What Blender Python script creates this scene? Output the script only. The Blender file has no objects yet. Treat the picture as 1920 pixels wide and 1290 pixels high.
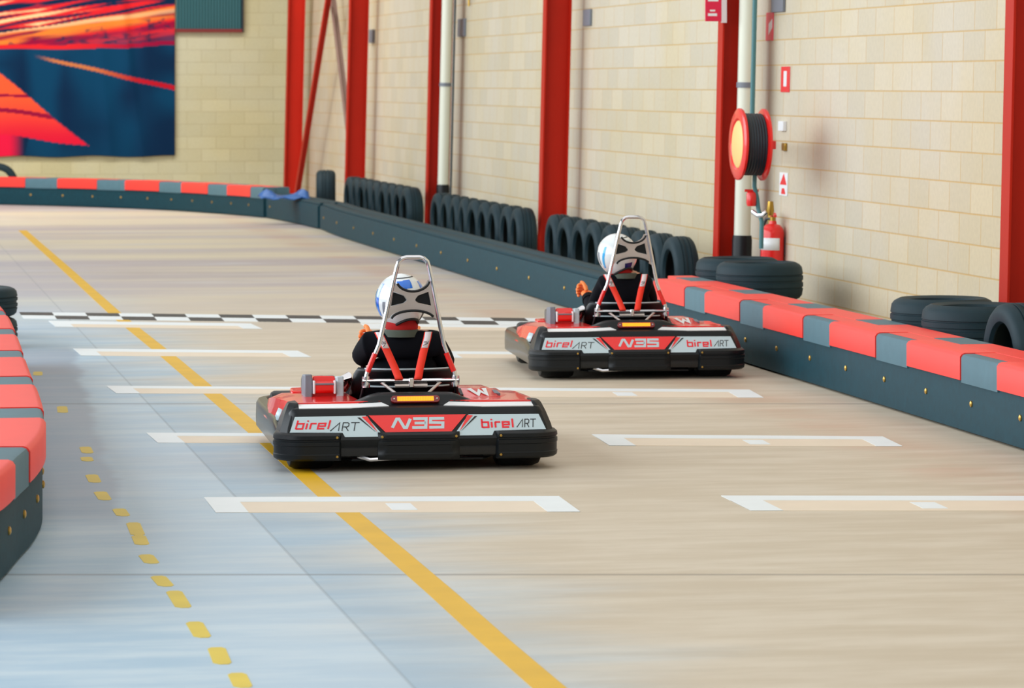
import bpy, bmesh, math, random
from mathutils import Vector, Matrix
random.seed(7)
C = bpy.context.scene.collection
S = bpy.context.scene

# ------------------------------------------------------------------ camera
FPX, HY, H, YAW = 6800.0, 157.0, 1.75, math.atan(1243.0/6800.0)
cam_d = bpy.data.cameras.new('camera'); cam = bpy.data.objects.new('camera', cam_d); C.objects.link(cam)
cam_d.sensor_width = 36.0; cam_d.lens = 36.0*FPX/1920.0
cam_d.shift_y = (HY-645.0)/1920.0
cam.location = (0, 0, H); cam.rotation_euler = (math.pi/2, 0, -YAW)
cam_d.clip_start = .5; cam_d.clip_end = 200
cam_d.dof.use_dof = True; cam_d.dof.focus_distance = 16.6; cam_d.dof.aperture_fstop = 7.0
S.camera = cam

# ------------------------------------------------------------------ world, lights, exposure
w = bpy.data.worlds.new('world'); S.world = w; w.use_nodes = True
bg = w.node_tree.nodes['Background']; bg.inputs[0].default_value = (.92, .96, 1.0, 1); bg.inputs[1].default_value = .22
def area(name, loc, rot, sx, sy, power, col):
    l = bpy.data.lights.new(name, 'AREA'); l.shape = 'RECTANGLE'; l.size = sx; l.size_y = sy
    l.energy = power; l.color = col
    o = bpy.data.objects.new(name, l); C.objects.link(o); o.location = loc; o.rotation_euler = rot
    return o
area('skylight', (2.6, 26, 8.0), (0, 0, 0), 7, 44, 900, (1, .98, .95))
area('open_side_daylight', (-9, 24, 5.0), (0, math.radians(-68), 0), 8, 42, 4500, (.86, .94, 1.0))
area('end_wall_fill', (0, 48.5, 7.6), (math.radians(30), 0, 0), 12, 2.5, 800, (1, .98, .93))  # added lamp out of view, there to brighten the end wall
area('near_end_fill', (3.5, 4, 7.5), (math.radians(35), 0, 0), 9, 3, 110, (1, .93, .84))  # added soft fill from the camera end, out of view, for the kart rears
vs = S.view_settings
vs.view_transform = 'Standard'; vs.look = 'None'; vs.gamma = 1; vs.use_curve_mapping = False; vs.exposure = 0.0

# ------------------------------------------------------------------ helpers
Fv = Vector((math.sin(YAW), math.cos(YAW), 0)); Rv = Vector((math.cos(YAW), -math.sin(YAW), 0))
def bp(px, py, z=0.0):
    """a measured image point on the level plane z -> place in the hall"""
    Z = FPX*(H-z)/(py-HY)
    p = Fv*Z + Rv*((px-960)/FPX*Z); p.z = z
    return p
LEAN = .024
WX = 6.80
def wp(px, py, off=0.0):
    """a measured point on the block wall (off = distance in front of it)"""
    d = Fv + Rv*((px-960)/FPX); dz = -(py-HY)/FPX
    t = (WX-off+LEAN*H)/(d.x-LEAN*dz)
    return Vector((d.x*t, d.y*t, H+dz*t))
def ep(px, py, Y):
    d = Fv + Rv*((px-960)/FPX); dz = -(py-HY)/FPX
    t = Y/d.y
    return Vector((d.x*t, Y, H+dz*t))

def srgb(r, g, b):
    f = lambda c: c/12.92 if c <= .04045 else ((c+.055)/1.055)**2.4
    return (f(r/255), f(g/255), f(b/255), 1)
MATS = {}
def mat(name, col, rough=.5, metal=0, emit=None, es=0, var=0.0, vscale=6, coat=0, spec=.5):
    if name in MATS: return MATS[name]
    m = bpy.data.materials.new(name); m.use_nodes = True; nt = m.node_tree; b = nt.nodes['Principled BSDF']
    b.inputs['Base Color'].default_value = col; b.inputs['Roughness'].default_value = rough; b.inputs['Metallic'].default_value = metal
    b.inputs['Specular IOR Level'].default_value = spec
    if coat: b.inputs['Coat Weight'].default_value = coat
    if emit: b.inputs['Emission Color'].default_value = emit; b.inputs['Emission Strength'].default_value = es
    if var:
        tc = nt.nodes.new('ShaderNodeTexCoord'); n = nt.nodes.new('ShaderNodeTexNoise'); n.inputs['Scale'].default_value = vscale; n.inputs['Detail'].default_value = 5
        mx = nt.nodes.new('ShaderNodeMix'); mx.data_type = 'RGBA'
        mx.inputs[6].default_value = (col[0]*(1-var), col[1]*(1-var), col[2]*(1-var), 1)
        mx.inputs[7].default_value = (min(1, col[0]*(1+var)), min(1, col[1]*(1+var)), min(1, col[2]*(1+var)), 1)
        nt.links.new(tc.outputs['Object'], n.inputs['Vector']); nt.links.new(n.outputs['Fac'], mx.inputs[0]); nt.links.new(mx.outputs[2], b.inputs['Base Color'])
    MATS[name] = m
    return m

class MB:
    def __init__(s): s.v = []; s.f = []; s.mi = []
    def add(s, vs, fs, mi=0):
        o = len(s.v); s.v += [tuple(p) for p in vs]
        for f in fs: s.f.append(tuple(i+o for i in f)); s.mi.append(mi)
        return s
    def box(s, x0, x1, y0, y1, z0, z1, mi=0):
        return s.add([(x0,y0,z0),(x1,y0,z0),(x1,y1,z0),(x0,y1,z0),(x0,y0,z1),(x1,y0,z1),(x1,y1,z1),(x0,y1,z1)],
              [(3,2,1,0),(4,5,6,7),(0,1,5,4),(1,2,6,5),(2,3,7,6),(3,0,4,7)], mi)
    def loft(s, rows, closed=False, caps=False, mi=0, wrap=False):
        n = len(rows[0]); o = [p for r in rows for p in r]; fs = []; m = len(rows)
        for i in range(m if wrap else m-1):
            for j in range(n if closed else n-1):
                a = i*n+j; b = i*n+(j+1) % n; i2 = (i+1) % m
                fs.append((a, b, i2*n+(j+1) % n, i2*n+j))
        if caps: fs.append(tuple(range(n-1, -1, -1))); fs.append(tuple((m-1)*n+j for j in range(n)))
        return s.add(o, fs, mi)
    def tube(s, path, r, n=10, mi=0, closed=False):
        P = [Vector(p) for p in path]; rows = []; up = Vector((0, 0, 1)); prev = None
        L = len(P)
        for i, p in enumerate(P):
            if closed: t = P[(i+1) % L]-P[i-1]
            else: t = P[min(i+1, L-1)]-P[max(i-1, 0)]
            t.normalize()
            if prev is None:
                a = t.cross(up)
                if a.length < .05: a = t.cross(Vector((1, 0, 0)))
            else: a = prev-t*prev.dot(t)
            a.normalize(); prev = a; b = t.cross(a)
            rr = r[i] if isinstance(r, (list, tuple)) else r
            rows.append([p+(a*math.cos(k*2*math.pi/n)+b*math.sin(k*2*math.pi/n))*rr for k in range(n)])
        return s.loft(rows, closed=True, caps=not closed, mi=mi, wrap=closed)
    def lathe(s, prof, n=32, axis='z', c=(0, 0, 0), mi=0):
        rows = []
        for k in range(n):
            a = 2*math.pi*k/n; ca, sa = math.cos(a), math.sin(a); row = []
            for r, h in prof:
                if axis == 'z': q = (r*ca, r*sa, h)
                elif axis == 'x': q = (h, r*ca, r*sa)
                else: q = (r*sa, h, r*ca)
                row.append((q[0]+c[0], q[1]+c[1], q[2]+c[2]))
            rows.append(row)
        return s.loft(rows, wrap=True, mi=mi)
    def prism(s, poly, o, ux, uy, th, mi=0):
        """polygon in the plane (o,ux,uy), thickened by th along ux x uy"""
        o, ux, uy = Vector(o), Vector(ux), Vector(uy); nn = ux.cross(uy).normalized()*th
        a = [o+ux*p[0]+uy*p[1] for p in poly]; n = len(poly)
        return s.add(a+[p+nn for p in a], [tuple(range(n-1, -1, -1)), tuple(range(n, 2*n))]+[(i, (i+1) % n, n+(i+1) % n, n+i) for i in range(n)], mi)
    def stroke(s, pts, wd, o, ux, uy, th, mi=0, closed=False):
        """a letter stroke: ribbon of width wd along pts in the plane"""
        P = [Vector((p[0], p[1])) for p in pts]; L = len(P)
        Lf, Rt = [], []
        for i in range(L):
            if closed: d0 = (P[i]-P[i-1]); d1 = (P[(i+1) % L]-P[i])
            else: d0 = P[i]-P[max(i-1, 0)] if i else P[1]-P[0]; d1 = P[min(i+1, L-1)]-P[i] if i < L-1 else d0
            d0 = d0.normalized(); d1 = d1.normalized(); n0 = Vector((-d0.y, d0.x)); n1 = Vector((-d1.y, d1.x))
            m = (n0+n1)
            if m.length < .2: m = n0
            m.normalize(); k = wd/2/max(.45, m.dot(n0))
            Lf.append(P[i]+m*k); Rt.append(P[i]-m*k)
        o, ux, uy = Vector(o), Vector(ux), Vector(uy); nn = ux.cross(uy).normalized()*th
        rows = []
        for a, b in zip(Lf, Rt):
            A = o+ux*a.x+uy*a.y; B = o+ux*b.x+uy*b.y
            rows.append([B, A, A+nn, B+nn])
        return s.loft(rows, closed=True, caps=not closed, mi=mi, wrap=closed)
    def build(s, name, mats, parent=None, smooth=35, bevel=0, loc=None):
        me = bpy.data.meshes.new(name); me.from_pydata(s.v, [], s.f); 
        if not isinstance(mats, (list, tuple)): mats = [mats]
        for m in mats: me.materials.append(m)
        me.polygons.foreach_set('material_index', s.mi)
        bm = bmesh.new(); bm.from_mesh(me); bmesh.ops.recalc_face_normals(bm, faces=bm.faces); bm.to_mesh(me); bm.free()
        if smooth:
            me.polygons.foreach_set('use_smooth', [True]*len(me.polygons)); me.set_sharp_from_angle(angle=math.radians(smooth))
        o = bpy.data.objects.new(name, me); C.objects.link(o)
        if parent: o.parent = parent
        if loc is not None: o.location = loc
        if bevel:
            b = o.modifiers.new('bevel', 'BEVEL'); b.width = bevel; b.segments = 2; b.limit_method = 'ANGLE'; b.angle_limit = math.radians(40)
        return o
def tag(o, label=None, cat=None, group=None, kind=None):
    if label: o['label'] = label
    if cat: o['category'] = cat
    if group: o['group'] = group
    if kind: o['kind'] = kind
    return o
def empty(name, loc, label, cat, group=None, rz=0, ry=0):
    o = bpy.data.objects.new(name, None); C.objects.link(o); o.location = loc; o.rotation_euler = (0, ry, rz); o.empty_display_size = .1
    return tag(o, label, cat, group)
def copy_tree(o, parent=None):
    c = o.copy(); C.objects.link(c)
    if parent: c.parent = parent
    for ch in list(o.children): copy_tree(ch, c)
    return c
def mesh_from(o):
    """freeze an object's modifiers or curve into a plain mesh"""
    dg = bpy.context.evaluated_depsgraph_get(); dg.update()
    return bpy.data.meshes.new_from_object(o.evaluated_get(dg))
ORD = ['first', 'second', 'third', 'fourth', 'fifth', 'sixth', 'seventh', 'eighth', 'ninth', 'tenth', 'eleventh', 'twelfth', 'thirteenth', 'fourteenth', 'fifteenth']

# ------------------------------------------------------------------ materials
def nodes_of(name):
    m = bpy.data.materials.new(name); m.use_nodes = True; nt = m.node_tree
    return m, nt, nt.nodes['Principled BSDF']
def N(nt, t, **kw):
    n = nt.nodes.new(t)
    for k, v in kw.items(): setattr(n, k, v)
    return n
def mathn(nt, op, a, b=None, c=None):
    n = N(nt, 'ShaderNodeMath', operation=op)
    for i, x in enumerate((a, b, c)):
        if x is None: continue
        if isinstance(x, (int, float)): n.inputs[i].default_value = x
        else: nt.links.new(x, n.inputs[i])
    return n.outputs[0]
def mixc(nt, fac, a, b, blend='MIX'):
    n = N(nt, 'ShaderNodeMix', data_type='RGBA', blend_type=blend)
    for i, x in ((0, fac), (6, a), (7, b)):
        if isinstance(x, (int, float, tuple)): n.inputs[i].default_value = x
        else: nt.links.new(x, n.inputs[i])
    return n.outputs[2]
def noise(nt, vec, scale, detail=4, rough=.55):
    n = N(nt, 'ShaderNodeTexNoise'); n.inputs['Scale'].default_value = scale; n.inputs['Detail'].default_value = detail; n.inputs['Roughness'].default_value = rough
    nt.links.new(vec, n.inputs['Vector']); return n.outputs['Fac']
def mapv(nt, vec, scale=(1, 1, 1), rot=(0, 0, 0)):
    n = N(nt, 'ShaderNodeMapping'); n.inputs['Scale'].default_value = scale; n.inputs['Rotation'].default_value = rot
    nt.links.new(vec, n.inputs['Vector']); return n.outputs[0]
def ramp(nt, fac, lo, hi):
    n = N(nt, 'ShaderNodeMapRange', interpolation_type='SMOOTHSTEP'); n.inputs[1].default_value = lo; n.inputs[2].default_value = hi
    nt.links.new(fac, n.inputs[0]); return n.outputs[0]

def block_material(name, c1, c2, mortar, axes):
    m, nt, b = nodes_of(name)
    tc = N(nt, 'ShaderNodeTexCoord'); sx = N(nt, 'ShaderNodeSeparateXYZ'); nt.links.new(tc.outputs['Object'], sx.inputs[0])
    cb = N(nt, 'ShaderNodeCombineXYZ'); nt.links.new(sx.outputs[axes[0]], cb.inputs[0]); nt.links.new(sx.outputs[axes[1]], cb.inputs[1])
    br = N(nt, 'ShaderNodeTexBrick'); br.inputs['Scale'].default_value = 1
    br.inputs['Brick Width'].default_value = .44; br.inputs['Row Height'].default_value = .189
    br.inputs['Mortar Size'].default_value = .006; br.inputs['Mortar Smooth'].default_value = .4; br.inputs['Bias'].default_value = 0
    br.inputs['Color1'].default_value = c1; br.inputs['Color2'].default_value = c2; br.inputs['Mortar'].default_value = mortar
    nt.links.new(cb.outputs[0], br.inputs['Vector'])
    n1 = noise(nt, tc.outputs['Object'], .55, 5); n2 = noise(nt, tc.outputs['Object'], 30, 3)
    col = mixc(nt, ramp(nt, n1, .35, .7), br.outputs['Color'], mixc(nt, 1.0, br.outputs['Color'], (1, .95, .80, 1), 'MULTIPLY'))
    col = mixc(nt, .18, col, mixc(nt, 1.0, col, n2, 'MULTIPLY'))
    nt.links.new(col, b.inputs['Base Color']); b.inputs['Roughness'].default_value = .75
    bu = N(nt, 'ShaderNodeBump'); bu.inputs['Strength'].default_value = .35; bu.inputs['Distance'].default_value = .004
    inv = mathn(nt, 'SUBTRACT', 1.0, br.outputs['Fac']); nt.links.new(inv, bu.inputs['Height']); nt.links.new(bu.outputs[0], b.inputs['Normal'])
    return m

def floor_material():
    m, nt, b = nodes_of('polished_concrete')
    tc = N(nt, 'ShaderNodeTexCoord'); P = tc.outputs['Object']; sp = N(nt, 'ShaderNodeSeparateXYZ'); nt.links.new(P, sp.inputs[0])
    X, Y = sp.outputs[0], sp.outputs[1]
    streak = mapv(nt, P, (.35, 1.5, 1), (0, 0, YAW))
    n1 = noise(nt, streak, .9, 6, .6); n2 = noise(nt, streak, 3.2, 6, .65); n3 = noise(nt, P, .35, 3)
    # colour mix: grey-blue left of the yellow line, sandy to its right
    edge = mathn(nt, 'ADD', X, mathn(nt, 'MULTIPLY', mathn(nt, 'SUBTRACT', n1, .5), 1.6))
    fac = ramp(nt, edge, 1.3, 2.7)
    blue = mixc(nt, ramp(nt, n2, .35, .68), srgb(158, 185, 204), srgb(186, 203, 213))
    sand = mixc(nt, ramp(nt, n2, .35, .68), srgb(194, 180, 158), srgb(208, 196, 177))
    col = mixc(nt, fac, blue, sand)
    # far half of the hall: sandier with pale and mauve scrub bands
    far = ramp(nt, Y, 24, 32)
    band = noise(nt, mapv(nt, P, (.07, .42, 1), (0, 0, YAW)), 1.0, 4, .6)
    farc = mixc(nt, ramp(nt, band, .38, .62), srgb(176, 166, 168), srgb(212, 201, 176))
    farc = mixc(nt, ramp(nt, n1, .52, .75), farc, srgb(196, 196, 202))
    col = mixc(nt, mathn(nt, 'MULTIPLY', far, .85), col, farc)
    # worn rubber tint along the racing line near the right barrier
    rub = mathn(nt, 'MULTIPLY', ramp(nt, mathn(nt, 'ABSOLUTE', mathn(nt, 'SUBTRACT', X, 4.9)), .35, .05), mathn(nt, 'MULTIPLY', ramp(nt, n1, .4, .6), .35))
    col = mixc(nt, rub, col, srgb(190, 140, 112))
    col = mixc(nt, mathn(nt, 'MULTIPLY', ramp(nt, n3, .55, .7), .25), col, srgb(150, 140, 132))
    # darker grey-violet band along the foot of the left island
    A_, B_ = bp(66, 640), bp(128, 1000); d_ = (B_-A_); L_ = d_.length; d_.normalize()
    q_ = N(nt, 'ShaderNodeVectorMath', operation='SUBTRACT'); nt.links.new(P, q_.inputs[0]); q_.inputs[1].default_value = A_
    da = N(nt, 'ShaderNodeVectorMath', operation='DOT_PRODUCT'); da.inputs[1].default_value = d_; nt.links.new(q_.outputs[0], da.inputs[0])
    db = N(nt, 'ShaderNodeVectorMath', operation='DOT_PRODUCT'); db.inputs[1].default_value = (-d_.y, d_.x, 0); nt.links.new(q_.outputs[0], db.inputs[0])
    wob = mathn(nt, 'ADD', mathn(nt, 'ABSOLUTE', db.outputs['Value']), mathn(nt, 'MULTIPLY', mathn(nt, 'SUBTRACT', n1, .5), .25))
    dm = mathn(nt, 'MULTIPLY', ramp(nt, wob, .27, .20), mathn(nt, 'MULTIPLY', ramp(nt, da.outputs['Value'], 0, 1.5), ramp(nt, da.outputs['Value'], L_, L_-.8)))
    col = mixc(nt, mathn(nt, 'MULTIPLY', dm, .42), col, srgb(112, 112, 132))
    # paler scrubbed lane left of the long joint, greyer strip between it and the yellow line
    lane = mathn(nt, 'MULTIPLY', ramp(nt, X, .9, 1.3), mathn(nt, 'LESS_THAN', X, 1.61))
    col = mixc(nt, mathn(nt, 'MULTIPLY', lane, mathn(nt, 'MULTIPLY', ramp(nt, Y, 24, 16), .30)), col, srgb(204, 214, 222))
    strip = mathn(nt, 'MULTIPLY', mathn(nt, 'GREATER_THAN', X, 1.61), ramp(nt, X, 2.02, 1.75))
    col = mixc(nt, mathn(nt, 'MULTIPLY', strip, mathn(nt, 'MULTIPLY', ramp(nt, Y, 24, 16), .22)), col, srgb(140, 164, 186))
    # saw-cut joints across the hall and one along it
    s = N(nt, 'ShaderNodeVectorMath', operation='DOT_PRODUCT'); s.inputs[1].default_value = Fv; nt.links.new(P, s.inputs[0])
    for c, wd, k in ((12.93, .022, .42), (19.83, .03, .40), (33.6, .03, .3)):
        j = mathn(nt, 'LESS_THAN', mathn(nt, 'ABSOLUTE', mathn(nt, 'SUBTRACT', s.outputs['Value'], c)), wd)
        col = mixc(nt, mathn(nt, 'MULTIPLY', j, k), col, srgb(96, 88, 84))
    j = mathn(nt, 'LESS_THAN', mathn(nt, 'ABSOLUTE', mathn(nt, 'SUBTRACT', X, 1.61)), .006)
    col = mixc(nt, mathn(nt, 'MULTIPLY', j, .3), col, srgb(110, 120, 130))
    nt.links.new(col, b.inputs['Base Color'])
    nt.links.new(mathn(nt, 'ADD', .42, mathn(nt, 'MULTIPLY', n2, .25)), b.inputs['Roughness'])
    b.inputs['Specular IOR Level'].default_value = .35
    return m

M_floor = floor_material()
M_block = block_material('cream_block', srgb(216, 205, 184), srgb(206, 196, 176), srgb(206, 176, 128), (1, 2))
M_block2 = block_material('end_block', srgb(206, 202, 172), srgb(198, 194, 164), srgb(186, 178, 146), (0, 2))
M_red = mat('column_red', srgb(186, 32, 12), .5, spec=.2, var=.12, vscale=3)
M_brace = mat('brace_brown', srgb(140, 112, 104), .5, var=.1)
M_pipe = mat('pvc_white', srgb(225, 226, 208), .4)
M_teal = mat('conduit_teal', srgb(70, 120, 125), .45)
M_black = mat('plastic_black', srgb(10, 16, 20), .42, spec=.35, var=.15, vscale=20)
M_blackg = mat('gloss_black', srgb(11, 15, 19), .22, var=.1, vscale=20)
M_rubber = mat('tyre_rubber', srgb(22, 46, 54), .6, spec=.3, var=.3, vscale=9)
M_barr = mat('barrier_slate', srgb(12, 58, 70), .6, spec=.25, var=.35, vscale=25)
M_bgrey = mat('barrier_grey', srgb(84, 116, 128), .55, spec=.3, var=.12, vscale=14)
M_bred = mat('barrier_red', srgb(252, 62, 54), .45, var=.06, vscale=7)
M_bolt = mat('brass_bolt', srgb(200, 160, 80), .3, .8)
M_kred = mat('kart_red', srgb(235, 26, 22), .25, coat=.4)
M_kgrey = mat('sticker_grey', srgb(188, 206, 212), .35)
M_white = mat('white', srgb(235, 238, 240), .4)
M_tape = mat('marking_white', srgb(228, 234, 236), .5, var=.05, vscale=5)
M_fill = mat('marking_buff', srgb(226, 210, 188), .5, var=.06, vscale=5)
M_yellow = mat('marking_yellow', srgb(220, 172, 12), .5, var=.18, vscale=4)
M_yellow2 = mat('worn_yellow', srgb(212, 186, 48), .5, var=.2, vscale=4)
M_chrome = mat('chrome', srgb(222, 222, 226), .16, 1)
M_alu = mat('brushed_alu', srgb(206, 196, 190), .35, .6)
M_ink = mat('ink_black', srgb(16, 20, 24), .5)
M_inkr = mat('ink_red', srgb(232, 20, 40), .4)
M_strap = mat('strap_red', srgb(245, 48, 18), .6)
M_strapw = mat('strap_white', srgb(226, 214, 216), .6)
M_jacket = mat('jacket_navy', srgb(6, 9, 17), .85, spec=.15, var=.25, vscale=30)
M_skin = mat('skin', srgb(214, 160, 130), .5)
M_glove = mat('glove_orange', srgb(248, 140, 70), .6)
M_scarf = mat('scarf_red', srgb(176, 10, 10), .8)
M_collar = mat('collar_grey', srgb(80, 90, 80), .8)
M_helm = mat('helmet_white', srgb(226, 232, 234), .15, coat=.5)
M_hblue = mat('helmet_blue', srgb(20, 110, 215), .2, coat=.5)
M_hcyan = mat('helmet_cyan', srgb(40, 165, 225), .2, coat=.5)
M_lampred = mat('lamp_red', srgb(120, 0, 8), .2, coat=.4)
M_led = mat('lamp_led', srgb(255, 150, 0), .3, emit=(1, .32, .01, 1), es=1.1)
M_firered = mat('fire_red', srgb(232, 30, 26), .3, coat=.3)
M_cream = mat('reel_cream', srgb(240, 205, 130), .5)
M_hose = mat('hose_black', srgb(24, 38, 48), .45)
M_brass = mat('brass', srgb(176, 140, 60), .3, .8)
M_pink = mat('sign_crimson', srgb(226, 20, 70), .4)
M_signred = mat('sign_red', srgb(235, 45, 50), .4)
M_tagy = mat('tag_yellow', srgb(205, 180, 40), .5)
M_boxgrey = mat('box_grey', srgb(120, 125, 135), .5)
M_vent = mat('shutter_teal', srgb(52, 98, 104), .5)
M_tarp = mat('tarp_blue', srgb(30, 96, 170), .4)
M_steel = mat('dull_steel', srgb(110, 112, 116), .35, .8)

# ------------------------------------------------------------------ the room
EY = 55.2
def struct(o): o['kind'] = 'structure'; return o
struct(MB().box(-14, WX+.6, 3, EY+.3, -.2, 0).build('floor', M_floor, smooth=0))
wr = struct(MB().box(0, .25, 0, EY+.3, 0, 8).build('wall_right', M_block, smooth=0)); wr.location = (WX, 0, 0); wr.rotation_euler = (0, LEAN, 0)
we = struct(MB().box(-14, WX+.1, 0, .25, 0, 8).build('wall_end', M_block2, smooth=0)); we.location = (0, EY, 0)

# red steel columns: H section, web across the wall
COLY = [19.72, 26.66, 33.74, 40.6, 47.4, 54.2]
CX0, CW = 6.42, .155
names = ['at the right edge of the view', 'left of the wall hose reel', 'behind the farther kart, wide web showing', 'with a white pipe on its right', 'with a brace foot on its left', 'in the far corner by the end wall']
def make_column():
    r = empty('steel_column', (CX0, 0, 0), '', 'column', 'red steel columns along the block wall', ry=LEAN)
    MB().box(0, .016, -CW/2, CW/2, .012, 8).build('front_flange', M_red, r, bevel=.003)
    MB().box(.235, .25, -CW/2, CW/2, .012, 8).build('rear_flange', M_red, r)
    MB().box(.016, .235, -.006, .006, .012, 8).build('web', M_red, r)
    MB().box(-.002, .252, -CW/2-.005, CW/2+.005, 0, .012).build('base_plate', M_red, r)
    return r
col0 = make_column()
for i, y in enumerate(COLY):
    o = col0 if i == 0 else copy_tree(col0)
    o.location = (CX0, y, 0); o['label'] = 'red painted steel column against the block wall, ' + names[i]

# cross bracing between the last two columns
def brace(name, y0, z0, y1, z1, off, m, label):
    o = MB(); d = Vector((0, y1-y0, z1-z0)); L = d.length; d.normalize(); n = Vector((0, -d.z, d.y))
    pf = [(-.05, 0), (.05, 0), (.05, .012), (-.038, .012), (-.038, .09), (-.05, .09)]
    rows = [[Vector((6.52+off+b+LEAN*(z0+d.z*t), y0+d.y*t+n.y*a, z0+d.z*t+n.z*a)) for a, b in pf] for t in (0, L)]
    o.loft(rows, closed=True, caps=True); return tag(o.build(name, m, smooth=0), label, 'brace', 'crossed braces in the last bay')
brace('diagonal_brace', 53.5, .05, 47.6, 5.5, -.03, M_red, 'red diagonal steel brace rising from the far corner column')
brace('diagonal_brace', 47.6, .05, 53.5, 5.5, .08, M_brace, 'brownish diagonal steel brace falling to the foot of the fifth column')

# white downpipes
def downpipe(px, colk, label):
    y = COLY[colk]-.142; t = y/(Fv+Rv*((px-960)/FPX)).y; x = (Fv+Rv*((px-960)/FPX)).x*t-LEAN*1.2
    r = empty('downpipe', (x, y, 0), label, 'pipe', 'white pipes beside the columns', ry=LEAN)
    MB().lathe([(.0, .60), (.062, .60), (.062, 8), (0, 8)], 24).build('pipe', M_pipe, r)
    MB().lathe([(.0, 0), (.075, 0), (.075, .58), (.07, .61), (0, .61)], 24).build('foot_sleeve', M_black, r)
    for z in (1.72, 3.9):
        MB().lathe([(.055, z), (.07, z), (.07, z+.04), (.055, z+.04)], 24).build('pipe_clip', M_boxgrey, r)
    return r
downpipe(833, 3, 'white pipe on the wall right of the fourth column, grey clip round it')
downpipe(1395, 1, 'white pipe on the wall between red column and hose reel')
def conduit(px, rad, m, label, z0, z1, off=.03):
    p = wp(px, 150, off)
    o = MB().tube([(0, 0, z0), (0, 0, z1)], rad, 10).build('conduit', m); o.location = (WX-off, p.y, 0); o.rotation_euler = (0, LEAN, 0)
    return tag(o, label, 'conduit')
conduit(1412, .018, M_teal, 'thin teal conduit running up the wall above the hose reel', 1.35, 8, .30)
conduit(850, .012, M_hose, 'thin dark upright tube beside the white pipe at the fourth column', .0, 8, .16)  # dark tube rising beside the pipe
conduit(876, .012, M_brass, 'thin brownish conduit running up from the grey wall box', 2.62, 8)

# small fittings and signs on the wall
def plate(name, px0, py0, px1, py1, m, th, label, cat, off=0.0):
    a = wp(px0, py0, off); b = wp(px1, py1, off)
    o = empty(name, (a.x-0, (a.y+b.y)/2, (a.z+b.z)/2), label, cat)
    o.rotation_euler = (0, LEAN, 0)
    hy = abs(a.y-b.y)/2; hz = abs(a.z-b.z)/2
    o.location.x = WX-off+LEAN*o.location.z
    MB().box(-th, 0, -hy, hy, -hz, hz).build('plate', m, o, bevel=min(.004, th/3))
    return o, hy, hz, th
def deco(o, poly, m, th, name='symbol'):
    # poly in (along wall from far to near, up), metres
    return MB().prism(poly, (-th-.0005, 0, 0), (0, -1, 0), (0, 0, 1), -.0015).build(name, m, o, smooth=0)
o, hy, hz, th = plate('wall_sign', 1438, 24, 1450, 76, M_pink, .006, 'narrow crimson and white wall sign above the small red sign', 'sign')
deco(o, [(-hy*.2, -hz*.6), (hy*.8, -hz*.1), (hy*.8, hz*.55), (-hy*.2, hz*.2)], M_white, th)
o, hy, hz, th = plate('wall_sign', 1466, 125, 1481, 173, M_signred, .006, 'small red sign with white panel, above right of the hose reel', 'sign')
deco(o, [(-hy*.35, -hz*.55), (hy*.35, -hz*.55), (hy*.35, hz*.65), (-hy*.35, hz*.65)], M_white, th)
o, hy, hz, th = plate('wall_sign', 1463, 323, 1477, 368, M_white, .006, 'small white sign with red triangle beside the hose valve', 'sign')
deco(o, [(-hy*.85, -hz*.05), (hy*.85, -hz*.05), (hy*.1, hz*.95)], M_signred, th)
deco(o, [(-hy*.5, -hz*.85), (hy*.6, -hz*.85), (hy*.3, -hz*.35), (-hy*.3, -hz*.35)], M_signred, th)
plate('wall_switch', 1466, 227, 1475, 246, M_white, .03, 'tiny white switch plate right of the hose reel', 'switch')
plate('wall_switch', 1470, 268, 1476, 283, M_brass, .02, 'tiny brown fitting below the white switch plate', 'fitting')
plate('junction_box', 1452, -10, 1473, 22, M_boxgrey, .025, 'grey box high on the wall at the top of the view', 'box')
plate('junction_box', 862, 36, 874, 68, M_boxgrey, .025, 'grey box with conduit on the wall beside the white pipe', 'box')
plate('junction_box', 697, 56, 703, 80, M_boxgrey, .04, 'small dark box on the wall right of the fifth column', 'box')
plate('junction_box', 1098, 18, 1110, 48, M_boxgrey, .025, 'grey box on the wall right of the third column', 'box')
# crimson projecting sign on the column by the hose reel
p = Vector((CX0, COLY[1]-.12, 0)); Zc = p.dot(Fv); sc = Zc/FPX
s0 = empty('hose_reel_sign', (CX0+.03, COLY[1]-.10, H+(HY-40)*sc), 'crimson sign with white lettering strips on the column above the hose reel', 'sign', rz=0)
MB().box(-.12, .005, -.012, 0, 0, .42).build('plate', M_pink, s0, bevel=.003)
MB().box(.005, .045, -.014, .002, -.01, .42).build('edge_strip', M_strapw, s0)
for z, x0, x1, hh in ((.04, -.10, -.03, .02), (.075, -.085, -.045, .012), (.15, -.10, -.02, .06)):
    MB().box(x0, x1, -.0135, -.0118, z, z+hh).build('lettering', M_white, s0)

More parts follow.
